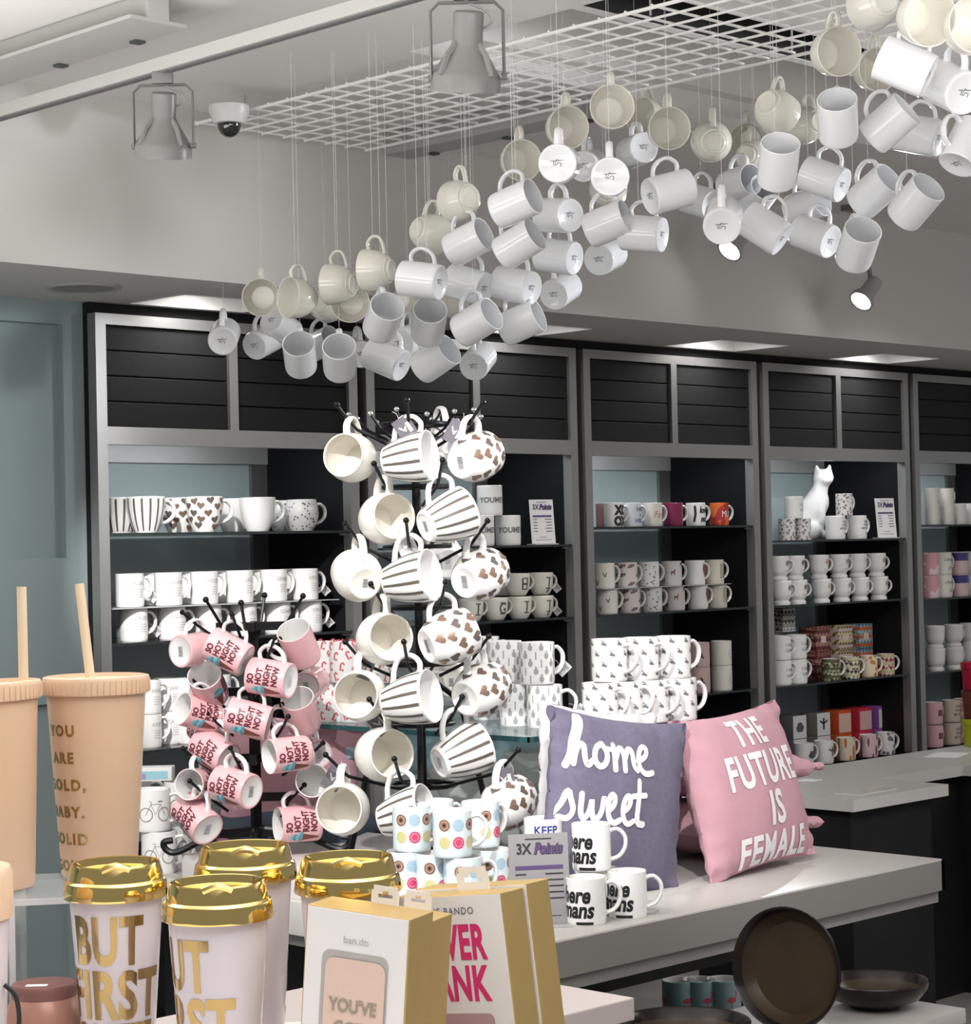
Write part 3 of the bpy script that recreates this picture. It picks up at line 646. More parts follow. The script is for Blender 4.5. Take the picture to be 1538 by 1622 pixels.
# ------------------------------------------------------------------ short rack of pink mugs
def words_print():
    out = []
    for k, wd in enumerate(('SO', 'HOT', 'RIGHT', 'NOW')):
        d = text2(wd, .0145, .05, align='LEFT', xs=.84, step=.008); out.append((shift(d, -.014, 0), -PI / 2, .081 - .0195 * k, MAROON))
    for q in range(4):                                                     # swirl of ice cream and cone
        out.append((stroke2([(-.012 + .0025 * q, 0), (0, .0028), (.012 - .0025 * q, 0)], .0075), -PI / 2 - .72, .050 + .0075 * q, TEALP if q % 2 == 0 else mat('pale_turquoise_print', (.25, .55, .60), .4)))
    out.append((poly2([(-.0105, .016), (.0105, .016), (.002, -.022), (-.002, -.022)]), -PI / 2 - .72, .031, CONE))
    return out
B_P = body_mesh('pink_mug_body', 'mug', PINKC, WHITE, words_print(), basemark=barcode(.026, .018))
PINK = [(307, 1029, 53, .6, .05, -.8), (362, 1033, 56, -.86, .42, -.22), (474, 1021, 55, -.25, .75, .6), (430, 1074, 58, -.93, .12, -.34), (330, 1086, 55, -.1, .6, .8), (314, 1130, 53, -.75, .3, .6),
(394, 1139, 57, -.96, .24, -.05), (477, 1128, 54, -.15, .75, .63), (340, 1190, 56, -.75, .35, -.55), (456, 1195, 56, -.85, -.05, .52), (373, 1247, 58, -.82, .15, -.55), (312, 1242, 50, -.3, .1, .95),
(494, 1237, 54, .1, .15, .98), (312, 1296, 58, -.6, .45, -.65), (472, 1305, 57, -.92, .0, .4), (492, 1083, 48, .2, .1, -.97), (497, 1192, 46, -.4, 0, -.9), (328, 1165, 47, -.5, .4, -.7)]
PK = at(403, 1150, d=5.05)
prack = thing('mug_rack', 'short black metal rack holding pink ice cream mugs', 'rack', (PK.x, PK.y, ZRB))
mb = MB(); zt = at(403, 988, d=5.05).z - ZRB; mb.box((-.012, -.006, .01), (.012, .006, zt)); part('pole', mb, [BLKMETAL], prack, False)
for yy in (992, 1095, 1200, 1262, 1318):
    zz = at(403, yy, d=5.05).z - ZRB; mb = MB(); mb.box((-.085, -.008, zz - .010), (.085, .008, zz + .010)); mb.box((-.008, -.085, zz - .010), (.008, .085, zz + .010))
    part('crossbar', mb, [BLKMETAL], prack, False, M=Matrix.Rotation(-.75, 4, 'Z'))
for k in range(2):
    s = -1 if k else 1; mb = MB(); mb.tube(cr([(0, 0, .06), (s * .07, -s * .07, .045), (s * .13, -s * .13, .008), (s * .15, -s * .15, .012), (s * .155, -s * .155, .03), (s * .14, -s * .14, .035)], 4), .008, 8); part('scroll_foot', mb, [BLKMETAL], prack)
    mb = MB(); mb.tube(cr([(0, 0, .06), (s * .07, s * .07, .045), (s * .13, s * .13, .008)], 4), .008, 8); part('scroll_foot', mb, [BLKMETAL], prack)
for px, py, d in ((326, 950, 4.95), (382, 955, 4.85), (419, 943, 5.1), (480, 944, 5.15)):
    p = at(px, py, d=d) - Vector((PK.x, PK.y, ZRB)); q = Vector((p.x * .55, p.y * .55, p.z - .085)); mb = MB(); mb.tube([(p.x * .15, p.y * .15, p.z - .12), q, p], .004, 6); mb.sphere(p, .0075, 10); part('peg', mb, [BLKMETAL], prack)
order = sorted(range(len(PINK)), key=lambda i: PINK[i][1])
for i, (x, y, D, a, b, c) in enumerate(PINK):
    hand = (-.6, .2, .3) if i in (2, 7) else None
    dd = 5.15 if D < 49 else 4.93 if 350 < x < 460 else 5.0
    sc_ = D * dd / (F * .082)
    R4, o = aim(x, y, D, .082, a, b, c, .095 * sc_, hand, d=dd); M = place(R4, o) @ Matrix.Scale(sc_, 4)
    mug('pink_mug', f'pink mug with ice cream cone print on the short rack, {ORD[order.index(i)]} from the top', 'mug', 'pink mugs on the short rack', M, 'mug', B_P, WHITE)
    rack_peg(prack, PK, M, 'mug', .010 if i == 6 else .03 if i < 15 else .002, .0036)
# ------------------------------------------------------------------ goods on the cabinet shelves
SHELFN = ['top shelf', 'middle shelf', 'bottom shelf', 'lowest deck']
def sm(name, label, group, kind, key, outer, prints, px, Y, z, rz=-.25, s=1.0, inner=None, hmat=None, handle=True, py=900, cat='mug', tagw=False):
    b = body_mesh(key, kind, outer, inner or WHITE, prints() if callable(prints) else prints, n=28)
    M = on_shelf(px, Y, z, rz, py)
    t = mug(name, label, cat, group, M, kind, b, (hmat or WHITE) if handle else None, s)
    if tagw: tag_on(t, M @ Matrix.Scale(s, 4), kind, PAPERW, .026, .036, angle=.7)
    return t
A0 = -PI / 2
z1, z2, z3 = SH[0]
# first cabinet
DOTS = lambda: [(disc2(rr.uniform(.0022, .0036), 6), rr.uniform(0, 2 * PI), rr.uniform(.006, .09), TAUPE) for k in range(90)]
GLW = flecks('silver_glitter_glaze', (.82, .81, .80), (.35, .35, .36), 420, .30, zfade=(.0, .05))
for px, Y, key, kind, out, pr, lb, s in (
    (190, 5.36, 'striped_mug_body', 'latte', WHITE, (), 'mug with dark stripes half behind the cabinet post, top shelf, first cabinet', 1.1), (231, 5.27, 'striped_mug_body', 'latte', WHITE, (), 'mug with dark vertical stripes, front row, top shelf, first cabinet', 1.1),
    (284, 5.37, 'heart_cup_body', 'latte', WHITE, heart_print, 'mug with bronze hearts in the back row, top shelf, first cabinet', 1.1), (324, 5.26, 'heart_cup_body', 'latte', WHITE, (), 'mug with bronze hearts in the front row, top shelf, first cabinet', 1.1),
    (370, 5.38, 'silver_mug_body', 'latte', GLW, (), 'grey glitter mug in the back row, top shelf, first cabinet', 1.08), (408, 5.27, 'silver_mug_body', 'latte', GLW, (), 'bright white mug with glitter foot, front row, top shelf, first cabinet', 1.08),
    (450, 5.38, 'dotted_mug_body', 'belly', WHITE, DOTS, 'dotted mug in the back row, top shelf, first cabinet', 1.02), (478, 5.28, 'dotted_mug_body', 'belly', WHITE, (), 'white mug with brown dots, front row, top shelf, first cabinet', 1.02)):
    sm(lb.split()[0] + '_mug' if False else 'gift_mug', lb, 'big mugs on the top shelf of the first cabinet', kind, key, out, pr, px, Y, z1, -.15, s, py=815)
def zod(w_):
    return lambda: [(text2(w_, .011, .01, step=.008), A0 + .25, .068, LGREY)] + [(rect2(-.013, -.0007, .013, .0007), A0 + .25, .05 - .007 * k, LGREY) for k in range(4)]
for k, (px, w_) in enumerate(((206, 'TAURUS'), (267, 'AQUARIUS'), (324, 'PISCES'), (380, 'LEO'), (434, 'GEMINI'), (484, 'VIRGO'))):
    for ti in range(2):
        sm('zodiac_mug', f'white zodiac mug, {("lower", "upper")[ti]} layer, {ORD[k]} from left, middle shelf of the first cabinet', 'zodiac mugs on the middle shelf', 'mug', f'zodiac_{w_.lower()}_body', WHITE, zod(w_), px + 5 * (1 - ti), 5.285, z2 + ti * .1035, -.1, 1.04, py=960, tagw=k in (0, 5))
    if k < 5: sm('zodiac_mug', f'white mug in the back row, {ORD[k]} from left, middle shelf of the first cabinet', 'zodiac mugs on the middle shelf', 'mug', 'plain_mug_body', WHITE, (), px + 30, 5.42, z2 + .1035, -.1, 1.04, py=960); sm('zodiac_mug', f'white mug in the back row, lower layer, {ORD[k]} from left, middle shelf of first cabinet', 'zodiac mugs on the middle shelf', 'mug', 'plain_mug_body', WHITE, (), px + 30, 5.42, z2, -.1, 1.04, py=960)
t = thing('acrylic_tray', 'thin clear tray between the two layers of zodiac mugs', 'tray', (shelf_x(345, 960, 5.3), 5.33, z2 + .0998))
mb = MB(); mb.box((-.44, -.10, 0), (.44, .14, .0026)); part('sheet', mb, [mat('grey_clear_tray', (.5, .52, .53), .15)], t, False)
for k, (px, w_) in enumerate(((233, 'ARIES'), (264, 'CANCER'), (302, 'CANCER'), (345, 'LIBRA'))):
    for ti in range(2):
        sm('zodiac_mug', f'white zodiac mug, {("lower", "upper")[ti]} layer, {ORD[k]} from left, bottom shelf of the first cabinet', 'zodiac mugs on the bottom shelf', 'mug', f'zodiac_{w_.lower()}_body', WHITE, zod(w_), px, 5.29 + .05 * (k % 2), z3 + ti * .101, -.1, 1.04, py=1120)
# second cabinet
z1, z2, z3 = SH[1]
YM = lambda: [(text2('YOU ME', .017, .03, step=.01, xs=.9), A0, .05, GREY)]
YM2 = lambda: [(text2('YOUMEYOUME', .017, .03, step=.01, xs=.95), A0 - .05, .05, GREY)]
for px, Y, ti, s, lb in ((762, 5.27, 0, 1.1, 'white YOU ME mug in the bottom row beside the striped mug'), (804, 5.27, 0, 1.1, 'white YOU ME mug in the bottom row next to the points card'), (776, 5.285, 1, 1.1, 'white YOU ME mug on top of the pair'), (640, 5.3, 0, 1.1, 'white mug glimpsed through the tall rack, upper cabinet shelf'), (690, 5.3, 0, 1.1, 'second white mug glimpsed through the tall rack, upper cabinet shelf')):
    sm('slogan_mug', lb, 'YOU ME mugs in the second cabinet', 'mug', 'you_me_body', WHITE, YM2, px, Y, z1 + ti * .1055, .35, s, handle=False if px > 750 else True, py=810)
def points_card(label, px, py, Y, z, hm, yaw=0.0, cm=CARD):
    t = thing('points_card', label, 'sign', (shelf_x(px, py, Y), Y, z), yaw, 'points cards')
    wd = hm * .63
    mb = MB(); M = Matrix.Translation((0, 0, hm / 2 + .004)) @ Matrix.Rotation(PI / 2 - .10, 4, 'X'); mb.box((-wd / 2, -hm / 2, -.002), (wd / 2, hm / 2, 0), 0, M); card3(mb, wd, hm, M, 1, 2)
    part('card', mb, [cm, mat('dark_print', (.03, .03, .035), .5), PURPLE], t, False)
    mb = MB(); mb.box((-wd * .45, -.02, 0), (wd * .55, .035, .004)); part('stand', mb, [mat('frosted_stand', (.5, .5, .5), .3)], t, False); return t
points_card('white 3X Points card on the shelf behind the tall rack', 859, 820, 5.26, z1, .158, -.25)
def letr(c): return lambda: [(join2(text2(c, .040, .02, xs=.75, step=.008), shift(rect2(-.011, -.002, .011, .002), 0, .019), shift(rect2(-.011, -.002, .011, .002), 0, -.019)), A0 - .02, .042, TAUPE)]
for k, (px, ti, c) in enumerate(((745, 0, 'I'), (784, 0, 'G'), (822, 0, 'I'), (857, 0, 'J'), (798, 1, 'G'), (820, 1, 'H'), (857, 1, 'J'))):
    sm('letter_mug', f'cream mug with the letter {c}, {("lower", "upper")[ti]} layer, {("first" if px < 770 else "leftmost" if px < 800 else "middle" if px < 840 else "last")} on the second cabinet shelf', 'letter mugs in the second cabinet', 'letter', f'letter_{c.lower()}_body', IVORY, letr(c), px, 5.27 if px != 798 else 5.36, z2 + ti * .082, -.1, 1.0, inner=IVORY, hmat=IVORY, py=940, tagw=px == 857)
# third cabinet
z1, z2, z3 = SH[2]
ORG = flecks('orange_red_wash', (.62, .13, .03), (.35, .03, .03), 22, .5, 'NOISE')
S1 = [(969, PINKC, lambda: [(text2('LOVE', .014, .02, step=.01), A0, .05, MAROON)], 'pale pink mug'), (968 + 0, None, None, '')]
XO = lambda: [(text2('XO', .034, .08, xs=.8, step=.008), A0 + .2, .068, BLACK), (text2('OX', .034, .08, xs=.8, step=.008), A0 + .2, .024, BLACK)]
HH = lambda: [(text2('HIS', .018, .03, step=.008), A0 + .35, .070, mat('slate_blue_print', (.16, .18, .33), .4)), (text2('&', .014, .03, step=.008), A0 + .4, .047, mat('slate_blue_print', (0, 0, 0))), (text2('HERS', .016, .03, step=.008), A0 + .35, .025, mat('slate_blue_print', (0, 0, 0)))]
FAM = lambda: [(text2('Fam', .026, .0, .3, step=.008), A0 + .25, .05, mat('rose_gold_print', (.5, .28, .20), .4))]
LUV = lambda: [(text2('love', .024, .05, .2, step=.008, xs=.8), A0 + .3, .066, BLACK), (text2('not', .024, .06, .2, step=.008, xs=.8), A0 + .35, .030, BLACK), (stroke2([(0, .03), (.002, 0), (-.004, -.03)], .010), A0 - .75, .05, BLACK)]
MUM = lambda: [(text2('MUM', .026, .0, step=.008, xs=.7), A0 + .3, .05, mat('pale_print', (.8, .72, .66), .5))]
for k, (px, key, out, pr, lb) in enumerate(((960, 'rose_mug', mat('dusty_rose', (.55, .30, .30), .3), (), 'dusty rose mug beside the cabinet post'), (972, 'xo_mug', WHITE, XO, 'white mug with bold black XOX letters'), (1000, 'his_mug', mat('pale_blue_white', (.72, .74, .80), .2), HH, 'white HIS & HERS mug with blue print'), (1033, 'fam_mug', IVORY, FAM, 'cream mug with rose gold script word'),
        (1066, 'magenta_mug', mat('magenta_glaze', (.25, .022, .085), .2), (), 'magenta mug'), (1102, 'love_mug', WHITE, LUV, 'white mug with thick black brush lettering'), (1139, 'orange_mug', ORG, MUM, 'orange and red mug with MUM lettering'))):
    sm('gift_mug', f'{lb} on the top shelf of the third cabinet', 'single mugs on the top shelf of the third cabinet', 'mug', key + '_body', out, pr, px, 5.27 if k else 5.33, z1, -.2, .93, py=815)
LEAF = lambda: [(join2(stroke2([(-.008, .008), (0, -.006)], .003), stroke2([(0, -.006), (.005, .010)], .003)), 2 * PI * k / 6 + .3 * (k % 2), .02 + .03 * (k % 3), TAUPE) for k in range(12)]
FLOR = lambda: [(join2(disc2(.008, 7), shift(disc2(.006, 6), .011, .003), shift(disc2(.005, 6), -.009, -.004)), 2 * PI * k / 7, .014 + .034 * (k % 3), mat('dusk_brown_print', (.20, .14, .14), .5)) for k in range(14)]
SPOT = lambda: [(disc2(rr.uniform(.002, .0042), 6), rr.uniform(0, 2 * PI), rr.uniform(.008, .09), mat('slate_print', (.20, .23, .26), .5)) for k in range(80)]
DOGS = lambda: [(join2(rect2(-.008, -.002, .008, .006), rect2(-.008, -.010, -.004, 0), rect2(.004, -.010, .008, 0), rect2(.005, .005, .011, .012)), 2 * PI * k / 6, .018 + .033 * (k % 3), mat('dusty_red_print', (.33, .13, .13), .5)) for k in range(12)]
BIRD = lambda: [(poly2([(-.006, .030), (.004, .022), (.010, .026), (.016, .006), (.010, -.012), (.004, -.030), (-.004, -.012), (-.010, .004)]), A0 + .45, .055, mat('crimson_print', (.33, .02, .03), .4))]
BAND = lambda: [(rect2(-.004, -.03, .004, .03), A0 + .1 + .32 * k, .052, mat('khaki_print', (.32, .28, .19), .5)) for k in range(3)]
for k, (px, key, out, pr, lb) in enumerate(((957, 'leaf_mug', IVORY, LEAF, 'white mug with small leaf print'), (993, 'floral_mug', mat('pinkish_white', (.72, .66, .64), .25), FLOR, 'white mug with dusky flower print'), (1028, 'speckle_mug', WHITE, SPOT, 'white mug with slate spots'), (1064, 'dog_mug', mat('pinkish_white', (0, 0, 0)), DOGS, 'white mug with red animal print'),
        (1101, 'bird_mug', WHITE, BIRD, 'white mug with a crimson bird'), (1131, 'band_mug', mat('pale_sand_glaze', (.60, .56, .49), .3), BAND, 'sand mug with khaki bars'))):
    for ti in range(2): sm('print_mug', f'{lb}, {("lower", "upper")[ti]} layer, middle shelf of the third cabinet', 'patterned mugs on the middle shelf of the third cabinet', 'mug', key + '_body', out, pr, px + 4 * (1 - ti), 5.27, z2 + ti * .0945, -.2, .97, py=930)
t = thing('acrylic_tray', 'thin tray between two layers of patterned mugs in the third cabinet', 'tray', (shelf_x(1045, 930, 5.27), 5.27, z2 + .0922)); mb = MB(); mb.box((-.37, -.05, 0), (.37, .10, .002)); part('sheet', mb, [mat('grey_clear_tray', (0, 0, 0))], t, False)
DACH = lambda: [(stroke2([(-.006, .009), (.0, .002), (-.002, -.006), (.006, -.010)], .006), 2 * PI * k / 6 + .4 * (k % 2), .016 + .032 * (k % 3), mat('dark_plum_print', (.09, .05, .06), .5)) for k in range(15)]
RNG = lambda: [(ring2(.016, .0025), A0 + .35, .045, mat('dove_print', (.42, .42, .40), .5)), (disc2(.004), A0 + .35, .045, mat('dove_print', (0, 0, 0)))]
for px, key, out, pr, lb in ((1108, 'plum_mug', mat('blush_glaze', (.66, .47, .45), .3), DACH, 'blush mug with plum marks'), (1143, 'ring_mug', IVORY, RNG, 'ivory mug with a grey ring')):
    for ti in range(2): sm('print_mug', f'{lb}, {("lower", "upper")[ti]} layer, bottom shelf of the third cabinet', 'patterned mugs on the bottom shelf of the third cabinet', 'mug', key + '_body', out, pr, px, 5.27, z3 + ti * .097, -.1, 1.0, handle=False, py=1060)
# fourth cabinet
z1, z2, z3 = SH[3]
HEX = flecks('grey_leaf_pattern', (.70, .68, .66), (.24, .22, .21), 75, .42)
ILV = lambda: [(text2('I CAN', .012, .02, step=.008), A0 + .35, .060, GREY), (text2('LOVE', .012, .02, step=.008), A0 + .35, .038, GREY)]
TXT = lambda: [(text2(w_, .008, .02, step=.008), A0 + .3, .072 - .014 * k, GREY) for k, w_ in enumerate(('BEST', 'THIS IS', 'MORNING'))] + [(disc2(.004, 6), A0 + .3, .024, BLACK)]
G4 = 'mugs around the white cat statue'
sm('small_mug', 'small grey-leaf mug at the foot of the cat statue, beside the post', G4, 'tall', 'leaf_tall_body', HEX, (), 1246, 5.27, z1, 0, .95, py=830, handle=False)
sm('small_mug', 'small grey-leaf mug at the foot of the cat statue, on its right', G4, 'tall', 'leaf_tall_body', HEX, (), 1271, 5.27, z1, 0, .95, py=830, handle=False)
sm('small_mug', 'grey I CAN LOVE mug stacked on two leaf mugs before the cat', G4, 'mug', 'ilove_body', WHITE, ILV, 1257, 5.285, z1 + .089, 0, .93, py=800, handle=False)
sm('slogan_mug', 'white text mug under the leaf mug, right of the cat statue', G4, 'mug', 'best_body', WHITE, TXT, 1323, 5.27, z1, -.1, 1.02, py=830)
sm('slogan_mug', 'white text mug between the stacked leaf mug and the points card', G4, 'mug', 'best_body', WHITE, TXT, 1357, 5.27, z1, -.1, 1.02, py=830)
sm('small_mug', 'grey-leaf mug with handle stacked on two white text mugs', G4, 'tall', 'leaf_tall_body', HEX, (), 1337, 5.275, z1 + .1, -.1, .98, py=800)
points_card('white 3X Points card on the shelf right of the cat statue', 1403, 815, 5.26, z1, .168, -.25)
for k, (px, c, lb) in enumerate(((1234, (.28, .20, .17), 'brown'), (1259, (.25, .15, .14), 'russet'), (1297, (.62, .42, .18), 'golden'), (1329, (.35, .35, .38), 'grey'), (1358, (.58, .60, .60), 'pale grey'), (1388, (.30, .31, .30), 'charcoal'))):
    dg = lambda c=c, lb=lb: [(poly2([(-.012, .0), (-.004, .010), (.004, .006), (.012, .014), (.010, -.002), (.006, -.014), (.002, -.004), (-.006, -.014)]), A0 + .35, .066, mat(lb.replace(' ', '_') + '_animal_print', c, .5)), (rect2(-.012, -.001, .012, .001), A0 + .3, .036, LGREY)]
    for ti in range(2): sm('animal_mug', f'white footed mug with {lb} animal print, {("lower", "upper")[ti]} layer, fourth cabinet', 'animal mugs on the middle shelf of the fourth cabinet', 'flare', lb.replace(' ', '_') + '_animal_body', WHITE, dg, px + 3 * (1 - ti), 5.27, z2 + ti * .099, -.25, 1.05, py=920)
for k, px in enumerate((1237, 1262)):
    for ti in range(2): sm('slogan_mug', f'white I CAN LOVE mug, {("lower", "upper")[ti]} layer, {("beside the post", "beside the maroon boxes")[k]}, bottom shelf of fourth cabinet', 'I CAN LOVE mugs on the bottom shelf of the fourth cabinet', 'mug', 'ilove_body', WHITE, ILV, px, 5.27, z3 + ti * .1, -.2, 1.02, py=1040)
def diamonds(name, a, b, c, scale):
    if name in MATS: return MATS[name]
    m = mat(name, a, .4); nt = m.node_tree; bs = nt.nodes['Principled BSDF']; tc = nt.nodes.new('ShaderNodeTexCoord')
    mp = nt.nodes.new('ShaderNodeMapping'); mp.inputs['Rotation'].default_value = (.78, .0, .78); mp.inputs['Scale'].default_value = (scale,) * 3
    ck = nt.nodes.new('ShaderNodeTexChecker'); ck.inputs['Scale'].default_value = 1.0; ck.inputs[1].default_value = (*a, 1); ck.inputs[2].default_value = (*b, 1)
    wv = nt.nodes.new('ShaderNodeTexWave'); wv.wave_type = 'BANDS'; wv.bands_direction = 'Z'; wv.inputs['Scale'].default_value = 9; wv.inputs['Distortion'].default_value = 0
    mx = nt.nodes.new('ShaderNodeMix'); mx.data_type = 'RGBA'; mx.inputs[7].default_value = (*c, 1)
    gt = nt.nodes.new('ShaderNodeMath'); gt.operation = 'GREATER_THAN'; gt.inputs[1].default_value = .72
    nt.links.new(tc.outputs['Object'], mp.inputs[0]); nt.links.new(mp.outputs[0], ck.inputs[0]); nt.links.new(tc.outputs['Object'], wv.inputs[0])
    nt.links.new(wv.outputs['Fac'], gt.inputs[0]); nt.links.new(gt.outputs[0], mx.inputs[0]); nt.links.new(ck.outputs[0], mx.inputs[6]); nt.links.new(mx.outputs[2], bs.inputs['Base Color']); return m
def gift_box(label, px, py, Y, z, wx, wy, hz, m_side, group, face=None, rz=0.0, lid=None, cat='box'):
    t = thing('gift_box', label, cat, (shelf_x(px, py, Y), Y, z), rz, group)
    mb = MB(); mb.box((-wx / 2, -wy / 2, 0), (wx / 2, wy / 2, hz), 0, bev=.0012)
    mats = [m_side]
    if face:
        M = Matrix.Translation((0, -wy / 2 - .0005, hz / 2)) @ Matrix.Rotation(PI / 2, 4, 'X')
        for d, mt in face:
            if mt not in mats: mats.append(mt)
            mb.flat(d, M, mats.index(mt), .0002 * (mats.index(mt)))
    part('carton', mb, mats, t)
    if lid: mb = MB(); mb.box((-wx / 2 - .001, -wy / 2 - .001, hz - .018), (wx / 2 + .001, wy / 2 + .001, hz + .001)); part('lid', mb, [lid], t, False)
    return t
MB1 = diamonds('maroon_lattice', (.20, .05, .045), (.42, .25, .20), (.12, .03, .03), 62); MB2 = diamonds('yellow_triangles', (.70, .62, .38), (.16, .11, .06), (.62, .50, .45), 70); MB3 = diamonds('blue_orange_bands', (.10, .16, .22), (.40, .46, .48), (.50, .13, .05), 60)
for px, m_, lb in ((1291, MB1, 'maroon lattice'), (1327, MB2, 'yellow triangle'), (1359, MB3, 'blue and orange')):
    for ti in range(2): gift_box(f'{lb} patterned mug box, {("lower", "upper")[ti]} of two, bottom shelf of the fourth cabinet', px, 1040, 5.40, z3 + ti * .109, .098, .09, .108, m_, 'patterned mug boxes', face=[(rect2(-.018, -.014, .018, .014), mat('cream_label', (.72, .62, .52), .5))])
gift_box('black and white triangle box standing above the I CAN LOVE mugs', 1237, 985, 5.42, z3 + .21, .085, .085, .09, diamonds('mono_triangles', (.6, .58, .52), (.03, .03, .03), (.5, .48, .44), 60), 'patterned mug boxes')
t = thing('acrylic_tray', 'grey riser holding the black and white triangle box', 'tray', (shelf_x(1237, 1020, 5.42), 5.42, z3)); mb = MB(); mb.box((-.045, -.045, .204), (.045, .045, .2095)); mb.box((-.045, .038, 0), (.045, .045, .204)); part('sheet', mb, [mat('grey_clear_tray', (0, 0, 0))], t, False)
for px, m_, lb in ((1316, diamonds('green_lattice', (.05, .05, .02), (.46, .48, .28), (.10, .10, .05), 75), 'green and black lattice mug'), (1347, diamonds('olive_triangles', (.70, .66, .48), (.05, .05, .03), (.6, .55, .38), 70), 'cream mug with black triangles'), (1376, flecks('orange_leaves', (.78, .66, .48), (.55, .22, .05), 40, .40), 'cream mug with orange leaves'), (1403, diamonds('red_zigzag', (.72, .58, .48), (.30, .035, .04), (.50, .48, .28), 65), 'cream mug with red zigzag')):
    sm('print_mug', f'{lb} in front of the patterned boxes', 'retro mugs before the patterned boxes', 'mug', lb.replace(' ', '_') + '_body', m_, (), px, 5.255, z3, -.35, .93, py=1060, hmat=IVORY if px > 1380 else None)
beast = poly2([(-.020, -.004), (-.008, .014), (.010, .014), (.022, -.002), (.014, -.016), (-.012, -.016)]); bee = join2(stroke2([(0, .016), (0, -.014)], .010), stroke2([(-.018, .010), (0, .002), (.018, .010)], .007)); zig = join2(*[stroke2([(-.024 + .012 * k, .03), (-.03 + .012 * k, 0), (-.022 + .012 * k, -.03)], .005) for k in range(5)]); roo = stroke2([(-.016, .022), (.004, .012), (-.004, -.004), (.016, -.012), (.008, -.026)], .009)
inkm = mat('ink_print', (.10, .09, .12), .5); pan = rect2(-.043, -.046, .043, .034); sc1 = lambda d, s: ([(x * s, y * s) for x, y in d[0]], d[1])
PANEL = mat('panel_white', (.72, .71, .72), .5)
for px, side, face, lb in ((1253, mat('graphite_card', (.16, .15, .17), .5), [(rect2(-.045, -.047, .045, .047), PANEL), (sc1(beast, 1.3), inkm)], 'white box with a grey chameleon'), (1291, mat('olive_card', (.20, .20, .17), .5), [(rect2(-.045, -.047, .045, .047), PANEL), (sc1(bee, 1.3), inkm)], 'white box with a bee'), (1325, mat('orange_card', (.60, .09, .02), .5), [(pan, mat('panel_peach', (.72, .5, .42), .5)), (zig, mat('orange_card', (0, 0, 0)))], 'orange box with striped panel'), (1358, mat('scarlet_card', (.58, .03, .06), .5), [(pan, mat('panel_pink', (.72, .45, .45), .5)), (zig, mat('scarlet_card', (0, 0, 0)))], 'red box with striped panel'), (1388, mat('violet_card', (.28, .09, .38), .5), [(pan, PANEL), (roo, inkm)], 'purple box with a leaping animal')):
    for ti in range(2): gift_box(f'{lb}, {("lower", "upper")[ti]} of two, deck of the fourth cabinet', px, 1160, 5.40, ZDK + ti * .097, .092, .09, .096, side, 'animal mug boxes on the deck', face)
for px, pr, lb, m_ in ((1273, [(beast, A0 + .3, .05, inkm)], 'white mug with a chameleon', WHITE), (1305, [(bee, A0 + .35, .05, inkm)], 'white mug with a bee', WHITE), (1340, (), 'cream mug with orange tree trunks', flecks('orange_trunks', (.72, .62, .50), (.50, .20, .05), 45, .42, stretch=(1, 1, .25))), (1376, (), 'pink mug with abstract strokes', flecks('pink_strokes', (.72, .52, .54), (.30, .10, .14), 45, .40, stretch=(1, 1, .3))), (1403, (), 'white mug with grey leaf shapes', flecks('grey_shapes', (.74, .72, .74), (.17, .16, .19), 38, .42))):
    sm('print_mug', f'{lb} in front of its box, deck of the fourth cabinet', 'animal mugs on the deck', 'mug', lb.replace(' ', '_') + '_body', m_, pr, px, 5.25, ZDK, -.25, .98, py=1195)
# cat statue
def blob(parts, vox, name, mats, smooth=6):
    mb = MB()
    for c, r, sc in parts: mb.sphere(c, r, 16, 0, sc)
    me = mb.mesh(name, mats); o = bpy.data.objects.new('tmp', me); C.objects.link(o)
    m = o.modifiers.new('r', 'REMESH'); m.mode = 'VOXEL'; m.voxel_size = vox
    m = o.modifiers.new('s', 'SMOOTH'); m.iterations = smooth; m.factor = .5
    dg = bpy.context.evaluated_depsgraph_get(); r = bpy.data.meshes.new_from_object(o.evaluated_get(dg)); r.name = name
    r.polygons.foreach_set('use_smooth', [True] * len(r.polygons)); bpy.data.objects.remove(o); r.materials.clear()
    for mt in mats: r.materials.append(mt)
    return r
cx_ = shelf_x(1288, 800, 5.42)
ct = thing('cat_statue', 'white seated cat statue behind the stacked mugs on the cabinet shelf', 'statue', (cx_, 5.42, z1), math.radians(-52))
cp = [((-.060, 0, .055), .062, (1.15, 1, .9)), ((-.030, 0, .10), .060, (1, .95, 1)), ((.0, 0, .15), .050, (1, .95, 1)), ((.022, 0, .19), .040, (1, .95, 1)), ((.034, 0, .225), .033, (1, 1, 1)), ((.045, 0, .262), .040, (1.15, 1, .95)), ((.058, -.030, .250), .022, (1.1, 1.1, .85)),
      ((.072, -.004, .298), .014, (.9, .8, 1.9)), ((.018, .004, .298), .014, (.9, .8, 1.9)), ((.068, -.004, .282), .019, (.9, .9, 1.3)), ((.022, .004, .282), .019, (.9, .9, 1.3)), ((-.045, 0, .08), .062, (1.1, 1, 1)), ((-.015, 0, .125), .056, (1, .95, 1)), ((.012, 0, .17), .046, (1, .95, 1)), ((.028, 0, .207), .037, (1, 1, 1)), ((.038, 0, .243), .036, (1, 1, 1)), ((.030, -.028, .10), .022, (1, 1, 3)), ((.030, .028, .10), .022, (1, 1, 3)), ((.045, -.028, .02), .02, (1.5, 1, .9)), ((.045, .028, .02), .02, (1.5, 1, .9)),
      ((-.02, -.05, .04), .042, (1.3, .7, .95)), ((-.02, .05, .04), .042, (1.3, .7, .95)), ((-.12, .01, .02), .018, (2.2, 1, .9)), ((.036, 0, .16), .036, (.9, 1, 1.6))]
